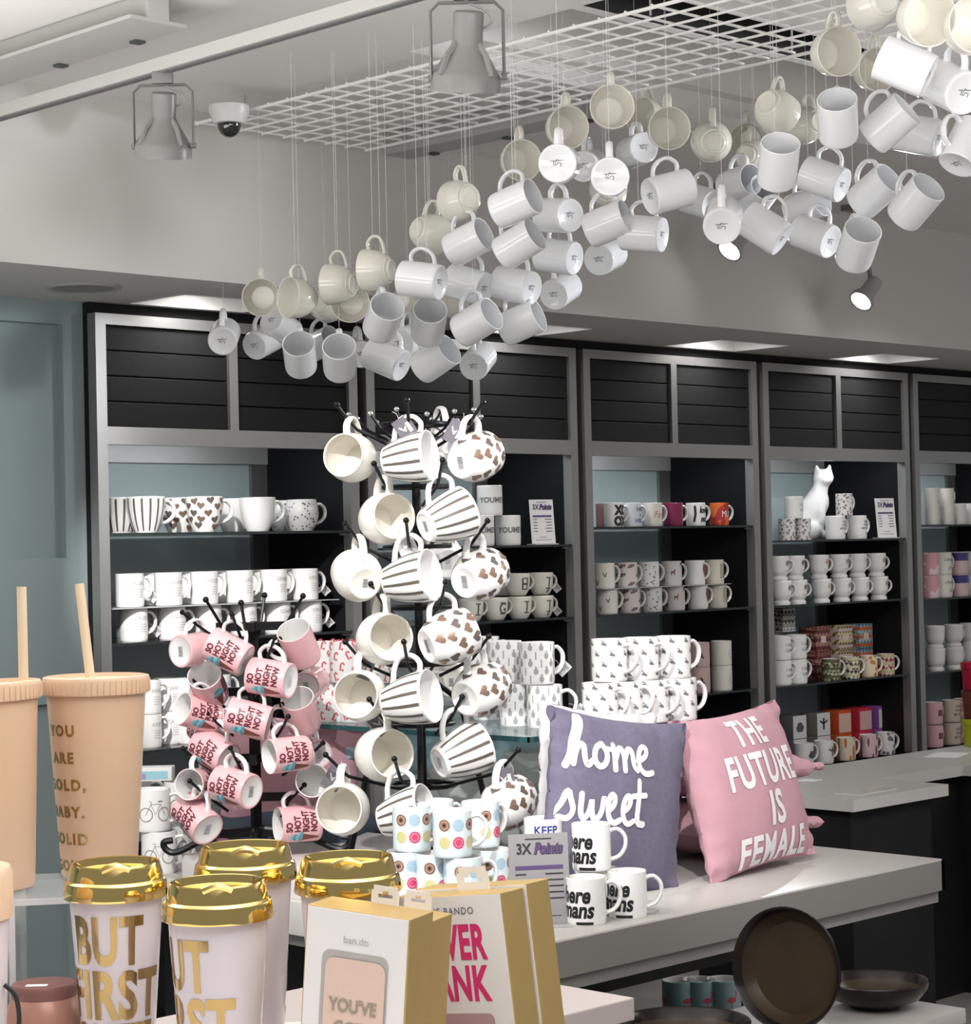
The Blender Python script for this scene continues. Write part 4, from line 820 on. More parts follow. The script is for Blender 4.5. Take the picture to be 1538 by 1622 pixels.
part('body', blob(cp, .006, 'cat_body', [mat('white_plaster', (.80, .79, .79), .45)], 22), None, ct)
# fifth cabinet
z1, z2, z3 = SH[4]
for px, ti, s, lb in ((1476, 0, .86, 'cream mug with faint print, lower of the pair nearest the post'), (1476, 1, .86, 'cream mug with faint print, upper of the pair nearest the post'), (1500, 0, .86, 'cream mug, lower of the second pair from the post'), (1500, 1, .86, 'cream mug, upper of the second pair from the post'), (1517, 0, 1.0, 'white mug behind the plain pair, top shelf of the fifth cabinet'), (1533, 0, 1.0, 'white mug at the photo edge, top shelf of the fifth cabinet')):
    sm('print_mug', lb, 'pale mugs on the top shelf of the fifth cabinet', 'tall', 'faint_print_body' if px < 1510 else 'plain_tall_body', IVORY if px < 1510 else WHITE, (lambda: [(disc2(.004, 6), A0 + .2 + .3 * (k % 2), .02 + .014 * k, LGREY) for k in range(4)]) if px < 1510 else (), px, 5.27, z1 + ti * .0805, -.1, s, py=800)
OMB = flecks('pink_wash', (.80, .66, .68), (.70, .36, .40), 14, .5, 'NOISE'); BLU = mat('indigo_band', (.06, .05, .22), .3)
def bandp(m_, lo, hi):
    v = []; f = []
    for q in range(29): a = 2 * PI * q / 28 * .041; v += [(a, lo), (a, hi)]; f += [[2 * q - 2, 2 * q, 2 * q + 1, 2 * q - 1]] if q else []
    return [((v, f), 0, .05, m_)]
SCR = lambda: [(text2(w_, .016, .0, .4, step=.008), A0 + .15, .066 - .034 * k, GREY) for k, w_ in enumerate(('choose', 'joy'))]
for px, key, out, pr, lb in ((1472, 'pink_wash_body', OMB, (), 'pink washed mug'), (1493, 'script_body', IVORY, SCR, 'white mug with grey script'), (1519, 'indigo_body', mat('blush_white', (.74, .56, .55), .3), lambda: bandp(BLU, .008, .042), 'blush mug with an indigo band'), (1541, 'plain_mug_body', WHITE, (), 'white mug cut off by the photo edge')):
    for ti in range(2): sm('print_mug', f'{lb}, {("lower", "upper")[ti]} layer, middle shelf of the fifth cabinet', 'mugs on the middle shelf of the fifth cabinet', 'mug', key, out, pr, px, 5.27, z2 + ti * .1, -.1, 1.03, py=920)
for k, px in enumerate((1482, 1511, 1536)):
    for ti in range(2): sm('animal_mug', f'white footed mug, {("lower", "upper")[ti]} layer, {ORD[k]} from the post, bottom shelf of the fifth cabinet', 'footed mugs on the bottom shelf of the fifth cabinet', 'flare', 'dot_flare_body', WHITE, lambda: [(disc2(.004, 7), A0 + .5, .07, GREY)], px, 5.27, z3 + ti * .099, -.1, 1.06, py=1040, handle=k != 0)
BFF = lambda: [(text2('BFF', .024, .05, step=.008), A0 + .2, .05, MAROON)]; DWB = lambda: [(text2(w_, .010, .04, step=.008), A0 + .35, .070 - .018 * k, GREY) for k, w_ in enumerate(('DON\'T', 'WORRY', 'BE HAPPY'))]
for px, key, out, pr, lb, rz in ((1479, 'bff_body', PINKC, BFF, 'pink BFF mug', 0), (1507, 'happy_body', mat('sand_cream', (.66, .55, .47), .35), DWB, 'cream mug with three lines of print', 2.9 - PI), (1526, 'rose_plain_body', mat('rose_glaze', (.62, .33, .30), .3), (), 'rose mug beside the coloured cups', 0)):
    for ti in range(2): sm('slogan_mug', f'{lb}, {("lower", "upper")[ti]} layer, deck of the fifth cabinet', 'pastel mugs on the deck of the fifth cabinet', 'mug', key, out, pr, px, 5.26, ZDK + ti * .1, rz, 1.0, py=1160, hmat=out)
# ------------------------------------------------------------------ display table and counters
ZTAB = .78; TX0, TX1, TY0, TY1 = 3.05, 4.425, 2.885, 4.52
t = thing('display_table', 'grey quartz topped display table with the racks, cushions and mugs', 'table', (3.4, 3.7, 0))
O = Vector((3.4, 3.7, 0)); B = lambda a, b: ((a[0] - O.x, a[1] - O.y, a[2]), (b[0] - O.x, b[1] - O.y, b[2]))
mb = MB(); mb.box(*B((TX0, TY0, ZTAB - .075), (TX1, TY1, ZTAB)), bev=.003); part('tabletop', mb, [QUARTZ], t)
mb = MB(); mb.box(*B((TX0 + .002, TY0 - .003, ZTAB - .0745), (TX1 + .003, TY0 + .01, ZTAB - .004))); mb.box(*B((TX1 - .01, TY0 - .003, ZTAB - .0745), (TX1 + .003, TY1 - .002, ZTAB - .004))); part('edge_skin', mb, [mat('darker_tabletop_edge', (.22, .21, .195), .45)], t, False)  # thin skin making the tabletop's front and right edges darker than its top
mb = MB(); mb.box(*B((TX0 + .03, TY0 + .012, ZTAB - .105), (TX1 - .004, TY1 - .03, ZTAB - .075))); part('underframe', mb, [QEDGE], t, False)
mb = MB(); mb.box(*B((TX0 + .2, TY0 + .62, 0), (TX1 - .55, TY1 - .1, ZTAB - .105))); part('pedestal', mb, [BLKLAM], t, False)
mb = MB(); mb.box(*B((TX0 + .05, TY0 + .15, ZTAB - .17), (TX1 - .35, TY0 + .21, ZTAB - .105))); part('cross_rail', mb, [BLKMETAL], t, False)
p = at(1005, 1580, z=.5)
mb = MB(); mb.box(*B((TX0 + .1, p.y, .455), (p.x, TY0 + .62, .5)), bev=.003); part('lower_shelf', mb, [mat('white_laminate', (.7, .66, .65), .4)], t)
# white plinths under the racks
for (x0, y0, x1, y1, lb) in ((3.07, 3.37, 3.60, 4.10, 'low white plinth under the two mug racks'),):
    t = thing('plinth', lb, 'plinth', ((x0 + x1) / 2, (y0 + y1) / 2, ZTAB)); hx, hy = (x1 - x0) / 2, (y1 - y0) / 2
    mb = MB(); mb.box((-hx, -hy, 0), (hx, hy, ZRB - ZTAB), bev=.002); part('block', mb, [mat('white_laminate', (0, 0, 0))], t)
# glass riser
GX0, GX1, GY0, GY1, GZ = 3.47, 4.06, 3.34, 4.22, 1.125
t = thing('glass_riser', 'clear glass riser shelf carrying stacked printed mugs behind the cushions', 'riser', ((GX0 + GX1) / 2, (GY0 + GY1) / 2, ZTAB)); hx, hy = (GX1 - GX0) / 2, (GY1 - GY0) / 2
mb = MB(); mb.box((-hx + .004, -hy + .004, GZ - ZTAB - .012), (hx - .004, hy - .004, GZ - ZTAB), 0); 
for a, b in (((-hx, -hy), (hx, -hy + .004)), ((-hx, hy - .004), (hx, hy)), ((-hx, -hy), (-hx + .004, hy)), ((hx - .004, -hy), (hx, hy))): mb.box((*a, GZ - ZTAB - .012), (*b, GZ - ZTAB), 1)
part('glass_top', mb, [mat('pale_glass_sheet', (.70, .86, .88), .05, alpha=.45), GLEDGE], t, False)
for sx in (-1, 1):
    for sy in (-1, 1): mb = MB(); lx = hx - .05 if sx > 0 else -hx + .17; mb.tube([(lx, sy * (hy - .05), 0), (lx, sy * (hy - .05), GZ - ZTAB - .012)], .012, 12); part('leg', mb, [STEEL], t)
def tm(name, label, group, kind, key, out, pr, px, py, d, z, rz, s=1.0, hmat=None, inner=None):
    p = at(px, py, d=d); b = body_mesh(key, kind, out, inner or WHITE, pr() if callable(pr) else pr, n=36)
    return mug(name, label, 'mug', group, Matrix.Translation((p.x, p.y, z)) @ Matrix.Rotation(rz, 4, 'Z'), kind, b, hmat or WHITE, s)
VA = math.radians(-45)          # turns a mug so that its printed side faces the viewer
RED = mat('coral_print', (.62, .10, .13), .4)
CANDY = lambda: [(rot2(join2(stroke2([(0, -.008), (0, .006), (.004, .010), (.008, .006)], .0042), shift(disc2(.003, 6), .006, -.008)), rr.uniform(-.6, .6)), 2 * PI * (k + .5 * (r_ % 2)) / 8, .014 + .025 * r_, RED) for r_ in range(4) for k in range(8)]
for k, (px, z, d, lb) in enumerate(((520, GZ + .1, 5.42, 'upper mug beside the pink rack'), (549, GZ + .1, 5.36, 'upper mug at the front'), (526, GZ, 5.40, 'lower mug beside the pink rack'), (562, GZ, 5.38, 'lower mug behind the ivory mug'), (590, GZ + .1, 5.3, 'upper mug behind the tall rack'))):
    tm('print_mug', f'white mug with pink sweet pattern, {lb}', 'pink patterned mugs on the glass riser', 'mug', 'candy_body', WHITE, CANDY, px, 1070, d, z, VA + .9, 1.04)
FRUIT = lambda: [(join2(disc2(.0058, 8, .0075), shift(disc2(.003, 6), 0, .009)) if (k + r_) % 3 else stroke2([(0, .008), (0, -.008)], .003), 2 * PI * (k + .5 * (r_ % 2)) / 10, .012 + .018 * r_, mat('soft_grey_print', (.34, .35, .36), .5)) for r_ in range(5) for k in range(10)]
for k, (px, z, d, rz, lb) in enumerate(((800, GZ + .1, 5.22, .55, 'upper layer, left'), (851, GZ + .1, 5.12, .55, 'upper layer, with tag and handle over the black cabinet'), (766, GZ + .1, 5.5, .3, 'upper layer, behind the heart mug'), (818, GZ, 5.15, .2, 'lower layer, left'), (862, GZ, 5.08, -.1, 'lower layer, at the corner beside the purple cushion'), (775, GZ, 5.35, .2, 'lower layer, behind the heart mug'))):
    t = tm('print_mug', f'white mug with small grey fruit, {lb}', 'fruit mugs on the glass riser', 'mug', 'fruit_body', WHITE, FRUIT, px, 1080, d, z, VA + rz, 1.04)
    if k in (1, 4): tag_on(t, t.matrix_basis, 'mug', PAPERW, .034, .03, angle=.8)
LLAMA = lambda: [(join2(disc2(.005, 7, .0038), shift(disc2(.0032, 6), .005, -.002), shift(stroke2([(-.004, .008), (.001, .004)], .002), 0, 0)), 2 * PI * (k + .5 * (r_ % 2)) / 7, .014 + .024 * r_, mat('charcoal_soft_print', (.17, .17, .18), .5)) for r_ in range(4) for k in range(7)]
for k, (px, z, d, lb) in enumerate(((966, GZ + .101, 5.14, 'upper layer, first from left'), (1016, GZ + .101, 5.18, 'upper layer, second from left'), (1067, GZ + .101, 5.22, 'upper layer, last, by the blush mugs'), (950, GZ, 5.09, 'lower layer, first from left'), (990, GZ, 5.13, 'lower layer, second from left'), (1030, GZ, 5.16, 'lower layer, third from left'), (1075, GZ, 5.20, 'lower layer, last, above the pink cushion'))):
    tm('print_mug', f'white mug with tiny animal faces, {lb}', 'animal face mugs on the glass riser', 'mug', 'llama_body', WHITE, LLAMA, px, 1080, d, z, VA + (.5 if k in (2, 6) else -.6), 1.06)
# cushions
def cushion(name, label, M, w_, h_, th, m_, prints=(), n=40, seed=1, cat='cushion', ears=.075, group=None):
    t = thing(name, label, cat, M=M, group=group); rg = random.Random(seed); ph = [rg.uniform(0, 6) for _ in range(8)]
    def surf(u, v, s):
        e = (1 - u * u) ** .55 * (1 - v * v) ** .55 if abs(u) < 1 and abs(v) < 1 else 0
        x = u * w_ / 2 * (1 - ears * (1 - v * v) * abs(u) ** 3); y = v * h_ / 2 * (1 - ears * (1 - u * u) * abs(v) ** 3)
        edge = (u * u) ** 3 + (v * v) ** 3
        wr = .0035 * math.sin(9 * u + ph[0] + 3 * v) * math.sin(5 * v + ph[1]) + edge * .004 * (math.sin(23 * v + ph[2]) * u * u + math.sin(21 * u + ph[3]) * v * v)
        return Vector((x, y, s * (th / 2 * e + (wr if e else 0))))
    mb = MB()
    for s in (1, -1):
        vs_ = []; fs = []
        for j in range(n + 1):
            for i in range(n + 1):
                u = math.sin((2 * i / n - 1) * PI / 2); v = math.sin((2 * j / n - 1) * PI / 2); vs_.append(surf(u, v, s))
        for j in range(n):
            for i in range(n):
                a = j * (n + 1) + i; q = (a, a + 1, a + n + 2, a + n + 1); fs.append(q if s > 0 else q[::-1])
        mb.add(vs_, fs, 0)
    part('cover', mb, [m_], t)
    if prints:
        mb = MB(); mats = []
        for d, mt in prints:
            d = cut2(d, .012, True)
            if mt not in mats: mats.append(mt)
            out = []
            for x, y in d[0]:
                u, v = max(-.97, min(.97, 2 * x / w_)), max(-.97, min(.97, 2 * y / h_)); p = surf(u, v, 1); out.append(p + Vector((0, 0, .0022)))
            mb.add(out, d[1], mats.index(mt))
        part('lettering', mb, mats, t, label='white lettering')
    return t
def stand(x, y, z, h_, tilt, roll, yaw=0.0):
    """a cushion standing on its lower edge, leaning back"""
    R_ = Matrix.Rotation(yaw, 4, 'Z') @ Matrix.Rotation(PI / 2 - tilt, 4, 'X') @ Matrix.Rotation(roll, 4, 'Z')
    return Matrix.Translation((x, y, z)) @ R_ @ Matrix.Translation((0, h_ / 2, 0))
FELT = mat('white_felt', (.80, .79, .80), .9)
LINEN = mat('purple_linen', (.150, .138, .205), .9, noise=.22, nscale=90, bump=.4, bscale=400)
PCOT = mat('pink_cotton', (.52, .29, .34), .85, noise=.05, nscale=30, bump=.25, bscale=300)
k_ = .066
h_l = join2(stroke2([(-.15, .0), (.0, .35), (.28, 1.25), (.52, 1.95), (.68, 2.0), (.62, 1.7), (.35, .9), (.16, .1)], .27, 2), stroke2([(.22, .4), (.45, .85), (.68, .85), (.68, .35), (.8, .02), (1.05, .25)], .25, 2))
o_l = join2(stroke2([(1.5, .95), (1.2, .8), (1.12, .35), (1.35, .02), (1.68, .15), (1.78, .6), (1.5, .95)], .25, 2), stroke2([(1.6, .8), (2.0, .75)], .2))
m_l = join2(stroke2([(2.1, .95), (2.12, .0)], .25), stroke2([(2.14, .4), (2.4, .92), (2.6, .75), (2.58, .0)], .24, 2), stroke2([(2.6, .4), (2.86, .92), (3.06, .75), (3.05, .2), (3.25, .05)], .24, 2))
e_l = stroke2([(3.3, .42), (3.75, .6), (3.85, .95), (3.55, 1.05), (3.32, .6), (3.4, .12), (3.75, -.08), (4.15, .02)], .24, 2)
home = join2(h_l, o_l, m_l, e_l)
s_l = join2(stroke2([(-.25, .05), (.1, .4), (.42, 1.15), (.5, .75), (.7, .3), (.45, -.02), (.1, .05)], .22, 2))
w_l = stroke2([(.95, .95), (.95, .3), (1.12, .0), (1.35, .25), (1.42, .9), (1.45, .3), (1.62, .0), (1.9, .25), (2.0, .95), (2.1, .7)], .24, 2)
e2 = stroke2([(2.2, .4), (2.5, .6), (2.55, .95), (2.35, 1.05), (2.18, .6), (2.25, .12), (2.5, -.06), (2.8, .1)], .23, 2)
t_l = join2(stroke2([(3.95, 1.6), (3.9, .4), (4.0, .02), (4.3, .0)], .26, 1), stroke2([(3.6, 1.02), (4.35, 1.1)], .22))
sweet = join2(s_l, w_l, e2, shift(e2, .72, .0), shift(t_l, -.25, 0))
sc2 = lambda d, s, dx, dy: ([(x * s + dx, y * s + dy) for x, y in d[0]], d[1])
p = at(975, 1418, d=4.55)
cushion('cushion', 'purple linen cushion lettered home sweet in white script, on the table', stand(3.515, 3.15, ZTAB + .004, .40, .04, -.16, -.06), .43, .395, .13, LINEN,
        [(sc2(home, .0575, -.183, .072), FELT), (sc2(sweet, .058, -.207, -.042), FELT)], seed=4)
tx = lambda s_, h, y, dx, xs: (shift(text2(s_, h, .03, xs=xs, space=1.1), dx, y), FELT)
cushion('cushion', 'pink cushion lettered THE FUTURE IS FEMALE leaning on the table', stand(4.01, 3.10, ZTAB + .004, .385, .25, .05, .05), .435, .385, .14, PCOT,
        [tx('THE', .070, .134, .005, .66), tx('FUTURE', .076, .040, .01, .66), tx('IS', .076, -.055, .02, .78), tx('FEMALE', .070, -.147, .01, .74)], seed=9)
for z_, py_, lb_, sd_ in ((.850, 1302, 'lower', 12), (.985, 1214, 'upper', 13)):
    c_ = at(1293, py_, z=z_); cushion('cushion', f'pink cushion lying behind the lettered one, {lb_} of two with a corner peeking out', Matrix.Translation((c_.x - .185, c_.y + .185, z_)), .40, .40, .135, PCOT, seed=sd_, ears=.05)
cushion('cushion', 'pink cushion between the two mug racks', stand(3.42, 4.14, ZTAB + .01, .36, .12, -.10, -.62), .36, .36, .08, PCOT, seed=15)
cushion('cushion', 'white cushion edge showing above the purple linen cushion', stand(3.578, 3.262, ZTAB + .006, .40, .03, -.14, -.06), .375, .41, .07, mat('white_linen', (.72, .70, .72), .9), seed=17)
lay = lambda x, y, z, rz, tx_=0.0: Matrix.Translation((x, y, z)) @ Matrix.Rotation(rz, 4, 'Z') @ Matrix.Rotation(tx_, 4, 'X')
cushion('cushion', 'pale teal cushion lying under the glass riser', lay(3.80, 3.88, 1.035, .2, .05), .42, .44, .13, mat('teal_cotton', (.33, .50, .54), .9, bump=.2, bscale=200), seed=21, group='cushions lying under the glass riser')
cushion('cushion', 'grey green cushion lying below the teal one', lay(3.74, 3.60, .945, -.55, .42), .46, .42, .17, mat('sage_cotton', (.36, .39, .37), .9, bump=.2, bscale=200), seed=22, group='cushions lying under the glass riser')
cushion('cushion', 'navy cushion lying behind the tall mug rack', lay(3.50, 4.20, .86, .5, .1), .40, .42, .14, mat('navy_cotton', (.06, .08, .11), .9), seed=23, group='cushions lying under the glass riser')
# donut mugs
def donut(m_in): return join2(disc2(.0105, 16))
DON = [mat('donut_brown', (.26, .13, .09), .4), mat('donut_blue', (.36, .54, .68), .4), mat('donut_yellow', (.58, .56, .24), .4), mat('donut_pink', (.62, .07, .18), .4)]
def donuts():
    out = []
    for r_ in range(2):
        for k in range(8):
            m_ = DON[(k % 2) + 2 * r_]; az = A0 - .45 + k * 2 * PI / 8 * .93; z = .068 - .036 * r_
            out.append((disc2(.0125, 16), az, z, m_)); out.append((shift(ring2(.0085, .0012, 14), 0, 0), az, z + .0001, mat('donut_glaze', (.62, .50, .44), .4)))
    out += [(disc2(.0032, 8), az_, z_, BLACK) for d_, az_, z_, m_ in out if m_ is DON[0]]
    return out
DB = mat('pale_blue_ceramic', (.70, .79, .82), .2)
for k, (px, d, ti, rz, lb) in enumerate(((653, 4.56, 1, -.1, 'upper layer, beside the striped mug'), (717, 4.46, 1, .05, 'upper layer, in front with coloured rings'), (690, 4.64, 1, .6, 'upper layer, behind the front pair'), (762, 4.60, 1, .75, 'upper layer, with white handle beside the heart mug'), (642, 4.56, 0, .1, 'lower layer, beside the gold lid'), (688, 4.52, 0, .2, 'lower layer, second'), (733, 4.46, 0, .3, 'lower layer, behind the paper tab'), (776, 4.56, 0, .3, 'lower layer, beside the points card'))):
    tm('donut_mug', f'pale blue donut mug, {lb}', 'donut mugs on the table', 'mug', 'donut_body', DB, donuts, px, 1340, d, ZTAB + .036 + ti * .0965, VA + rz, 1.0)
p = at(712, 1400, d=4.54); t = thing('acrylic_tray', 'low clear block lifting the donut mugs off the table', 'tray', (p.x, p.y, ZTAB), VA)
mb = MB(); mb.box((-.15, -.13, 0), (.13, .10, .0355)); part('sheet', mb, [mat('grey_clear_tray', (0, 0, 0))], t, False)
# bicycle mugs
def bike(): return join2(shift(ring2(.0165, .0022), -.024, -.010), shift(ring2(.0165, .0022), .020, -.010), stroke2([(-.024, -.010), (-.012, .014), (.010, .014), (.020, -.010)], .0016), stroke2([(-.012, .014), (-.002, -.010), (.010, .014)], .0014), stroke2([(-.016, .020), (-.010, .020), (-.012, .014)], .0016), stroke2([(.006, .020), (.014, .020)], .0035))
BIK = lambda: [(cut2(bike(), .008), A0 + .3 + 1.9 * k, .05, mat('sepia_print', (.25, .22, .20), .5)) for k in range(3)]
for px, py, d, ti, rz, lb in ((242, 1290, 5.22, 1, .05, 'upper layer, beside the pink tumbler'), (252, 1330, 5.22, 0, -.1, 'lower layer, behind the gold lids'), (288, 1290, 5.38, 1, .1, 'upper layer, behind, with plain side'), (300, 1330, 5.38, 0, .1, 'lower layer, behind the tilted pink mug'), (214, 1290, 5.5, 1, .2, 'upper layer, mostly hidden by the pink tumbler')):
    tm('bicycle_mug', f'white bicycle mug, {lb}', 'bicycle mugs on the table', 'mug', 'bicycle_body', WHITE, BIK, px, py, d, ZTAB + ti * .0965 * 1.06, VA + rz, 1.06)
p = at(237, 1222, d=5.4)
t = thing('gift_box', 'small white box with a turquoise and purple label on the bicycle mugs', 'box', (p.x, p.y, ZTAB + .206), VA)
mb = MB(); mb.box((-.06, -.03, 0), (.06, .03, .034), 0, bev=.002); M = Matrix.Translation((0, -.0305, .015)) @ Matrix.Rotation(PI / 2, 4, 'X'); mb.flat(rect2(-.055, -.010, .050, .010), M, 1, .0002); mb.flat(rect2(-.055, -.010, -.005, .004), M, 2, .0004)
part('carton', mb, [CARD, mat('turquoise_label', (.30, .55, .63), .5), mat('lilac_label', (.30, .26, .48), .5)], t)
# mugs beside the points card on the table
MOM = lambda: [(text2('here', .032, .035, .2, step=.008, xs=.8), A0 - .82, .064, BLACK), (text2('mans', .032, .035, .2, step=.008, xs=.8), A0 - .74, .034, BLACK), (rect2(-.018, -.003, .018, .003), A0 - .3, .006, BLACK)]
KEP = lambda: [(text2('KEEP', .017, .03, step=.008), A0 - .2, .074, mat('blue_ink', (.04, .05, .25), .4))]
for px, d, ti, rz, key, pr, lb in ((993, 4.45, 0, .05, 'script_word_body', MOM, 'white mug with black script standing free before the purple cushion'), (928, 4.38, 0, .15, 'script_word_body', MOM, 'white script mug half hidden by the grey points card'), (938, 4.47, 1, .0, 'script_word_body', MOM, 'white script mug on the upper layer beside the points card'), (862, 4.58, 1, .35, 'keep_body', KEP, 'white KEEP mug behind the top of the grey points card'), (866, 4.58, 0, .35, 'keep_body', KEP, 'white mug hidden behind the grey points card'), (948, 4.49, 0, .3, 'script_word_body', MOM, 'white script mug behind the front pair by the purple cushion')):
    tm('slogan_mug', lb, 'slogan mugs beside the points card', 'mug', key, WHITE, pr, px, 1400, d, ZTAB + ti * .0965, VA + rz, 1.0)
p = at(856, 1455, d=4.37)
t = points_card('grey 3X Points card in a clear stand on the table', 0, 0, 1, 0, .172, 0) if False else None
t = thing('points_card', 'grey 3X Points card in a clear stand on the table', 'sign', (p.x, p.y, ZTAB), VA + .16, 'points cards'); hm, wd = .182, .124
mb = MB(); M = Matrix.Translation((0, .0, hm / 2 + .004)) @ Matrix.Rotation(PI / 2 - .10, 4, 'X'); mb.box((-wd / 2, -hm / 2, -.002), (wd / 2, hm / 2, 0), 0, M); card3(mb, wd, hm, M, 1, 2)
part('card', mb, [mat('grey_card', (.28, .27, .28), .7), mat('dark_print', (0, 0, 0)), PURPLE], t, False)
mb = MB(); mb.box((-wd * .48, -.045, 0), (wd * .5, .05, .004), bev=.001); mb.box((-wd * .48, -.002, .004), (wd * .5, .002, .02)); part('stand', mb, [mat('clear_plastic', (.8, .8, .8), .1, alpha=.35)], t)
mb = MB(); mb.box((-.004, -.043, .004), (.003, -.038, .008)); part('clip', mb, [BLACK], t, False)
# counters behind the table
t = thing('counter', 'grey quartz counter with a notched front behind the display table', 'counter', (5.27, 3.74, 0))
mb = MB()
for a, b in (((0, 0), (.51, .66)), ((.51, .27), (1.02, .66)), ((1.02, -.5), (3.4, .66))): mb.box((*a, ZTAB - .036), (*b, ZTAB), 0)
part('worktop', mb, [QUARTZ], t, False)
mb = MB()
for a, b in (((.04, .04), (.47, .64)), ((.47, .31), (1.06, .64)), ((1.06, -.44), (3.4, .64))): mb.box((*a, 0), (*b, ZTAB - .036), 0)
part('base', mb, [BLKLAM], t, False)
for k, (m_, lb) in enumerate(((mat('lime_plastic', (.42, .46, .03), .15, alpha=.9), 'lime green cup, lowest of the stack at the photo edge'), (mat('brown_plastic', (.16, .045, .03), .15, alpha=.9), 'brown cup in the middle of the stack at the photo edge'), (mat('red_plastic', (.45, .02, .05), .15, alpha=.9), 'red cup on top of the stack at the photo edge'))):
    p = at(1549, 1182, z=ZTAB); hh = .098; p0 = (p.x, p.y, ZTAB + k * .104)
    t = thing('plastic_cup', lb, 'cup', p0, 0, 'coloured cups stacked on the counter')
    mb = MB(); mb.lathe([(0, .0), (.046, .0), (.049, .006), (.053, hh - .02), (.056, hh - .018), (.057, hh + .005), (.054, hh + .005), (.05, hh - .015), (.046, .008), (0, .006)], 36); part('body', mb, [m_], t)
p = at(1500, 1196, z=ZTAB); t = thing('paper_sheet', 'loose white paper lying on the counter', 'paper', (p.x, p.y, ZTAB), .3); mb = MB(); mb.box((-.09, -.06, 0), (.09, .06, .0012)); part('sheet', mb, [CARD], t, False)
p = at(1282, 1236, z=ZTAB); t = thing('paper_tag', 'small white card lying on the counter by the pink cushion corner', 'paper', (p.x, p.y, ZTAB), .1); mb = MB(); mb.box((-.03, -.03, 0), (.03, .03, .0015)); part('sheet', mb, [CARD], t, False)
p = at(1375, 1258, z=ZTAB); t = thing('clear_sheet', 'clear plastic sheet lying on the counter corner', 'plastic sheet', (p.x + .06, p.y + .05, ZTAB), .0); mb = MB(); mb.box((-.10, -.045, 0), (.10, .045, .0015)); part('sheet', mb, [mat('glossy_clear', (.62, .62, .62), .08)], t, False)
# low display with dark bowls
ZL = .60; q = at(1530, 1597, z=ZL)
t = thing('low_display', 'low white display shelf carrying dark glazed bowls, in front of the table', 'display shelf', (q.x, q.y, 0))
mb = MB(); mb.box((-1.6, 0, ZL - .03), (0, .36, ZL), bev=.002); part('top', mb, [QUARTZ], t)
mb = MB(); mb.box((-1.5, .05, 0), (-.06, .32, ZL - .03)); part('base', mb, [BLKLAM], t, False)
BOWL = mat('dark_brown_glaze', (.008, .006, .005), .18, spec=.35, coat=.0); BOWLI = mat('brown_glaze_inside', (.036, .024, .014), .25, spec=.3, coat=.0, noise=.3, nscale=9)
def bowl(label, M, r, h):
    t = thing('bowl', label, 'bowl', M=M, group='dark glazed bowls'); mb = MB()
    pr = [(0, 0), (r * .45, 0), (r * .5, .004), (r * .82, h * .35), (r * .97, h * .75), (r, h), (r * .985, h + .003), (r * .95, h), (r * .90, h * .7), (r * .74, h * .34), (r * .4, .014), (0, .012)]
    mb.lathe(pr, 48, ms=[0] * 8 + [1] * 3); part('dish', mb, [BOWL, BOWLI], t); return t
A = (RV * -.62 + UP * .10 - FW * .78).normalized(); X_ = Vector((0, 0, 1)); X_ = (X_ - A * X_.dot(A)).normalized(); M = Matrix((X_, A.cross(X_), A)).transposed().to_4x4()
ctr = at(1252, 1534, d=4.14)
bowl('brown glazed bowl propped upright on its edge, facing the viewer', place(M, ctr - A * .03), .119, .050)
t = thing('plate_stand', 'small black stand propping the upright bowl', 'stand', (ctr.x + .02, ctr.y + .02, ZL)); mb = MB(); mb.tube([(-.04, -.05, .005), (.03, -.05, .005), (.05, .05, .005), (.06, .06, .09)], .004, 6); mb.tube([(.04, -.08, .005), (.05, .05, .005)], .004, 6); part('wire', mb, [BLKMETAL], t)
p = at(1398, 1600, z=ZL); bowl('dark glazed bowl lying flat beside the propped bowl', Matrix.Translation((p.x + .02, p.y + .03, ZL + .0005)), .108, .052)
p = at(1085, 1668, z=ZL); bowl('dark glazed bowl whose rim shows at the bottom edge', Matrix.Translation((p.x, p.y, ZL + .0005)), .125, .058)
# flamingo mugs under the table
t = thing('low_shelf', 'low black shelf board beyond the table holding flamingo mugs', 'shelf', (4.75, 3.72, 0)); mb = MB(); mb.box((-.5, -.16, 0), (.45, .16, .25)); part('board', mb, [BLKLAM], t, False)
FLA = lambda: [(join2(disc2(.012, 9, .007), stroke2([(.009, .004), (.014, .014), (.010, .020)], .003), stroke2([(0, -.006), (.001, -.022)], .0018)), A0 + .2 + 1.6 * k, .052, mat('flamingo_print', (.50, .06, .10), .4)) for k in range(4)]
for k, (px, lb) in enumerate(((1076, 'first from the left'), (1108, 'second from the left'), (1146, 'last, with the handle out'))):
    p = at(px, 1580, d=5.86); tm('flamingo_mug', f'teal mug with pink flamingo in the dark below the table, {lb}', 'flamingo mugs under the table', 'mug', 'flamingo_body', mat('teal_ceramic', (.28, .42, .44), .3), FLA, px, 1580, 5.86, .25, VA + .2, 1.15)
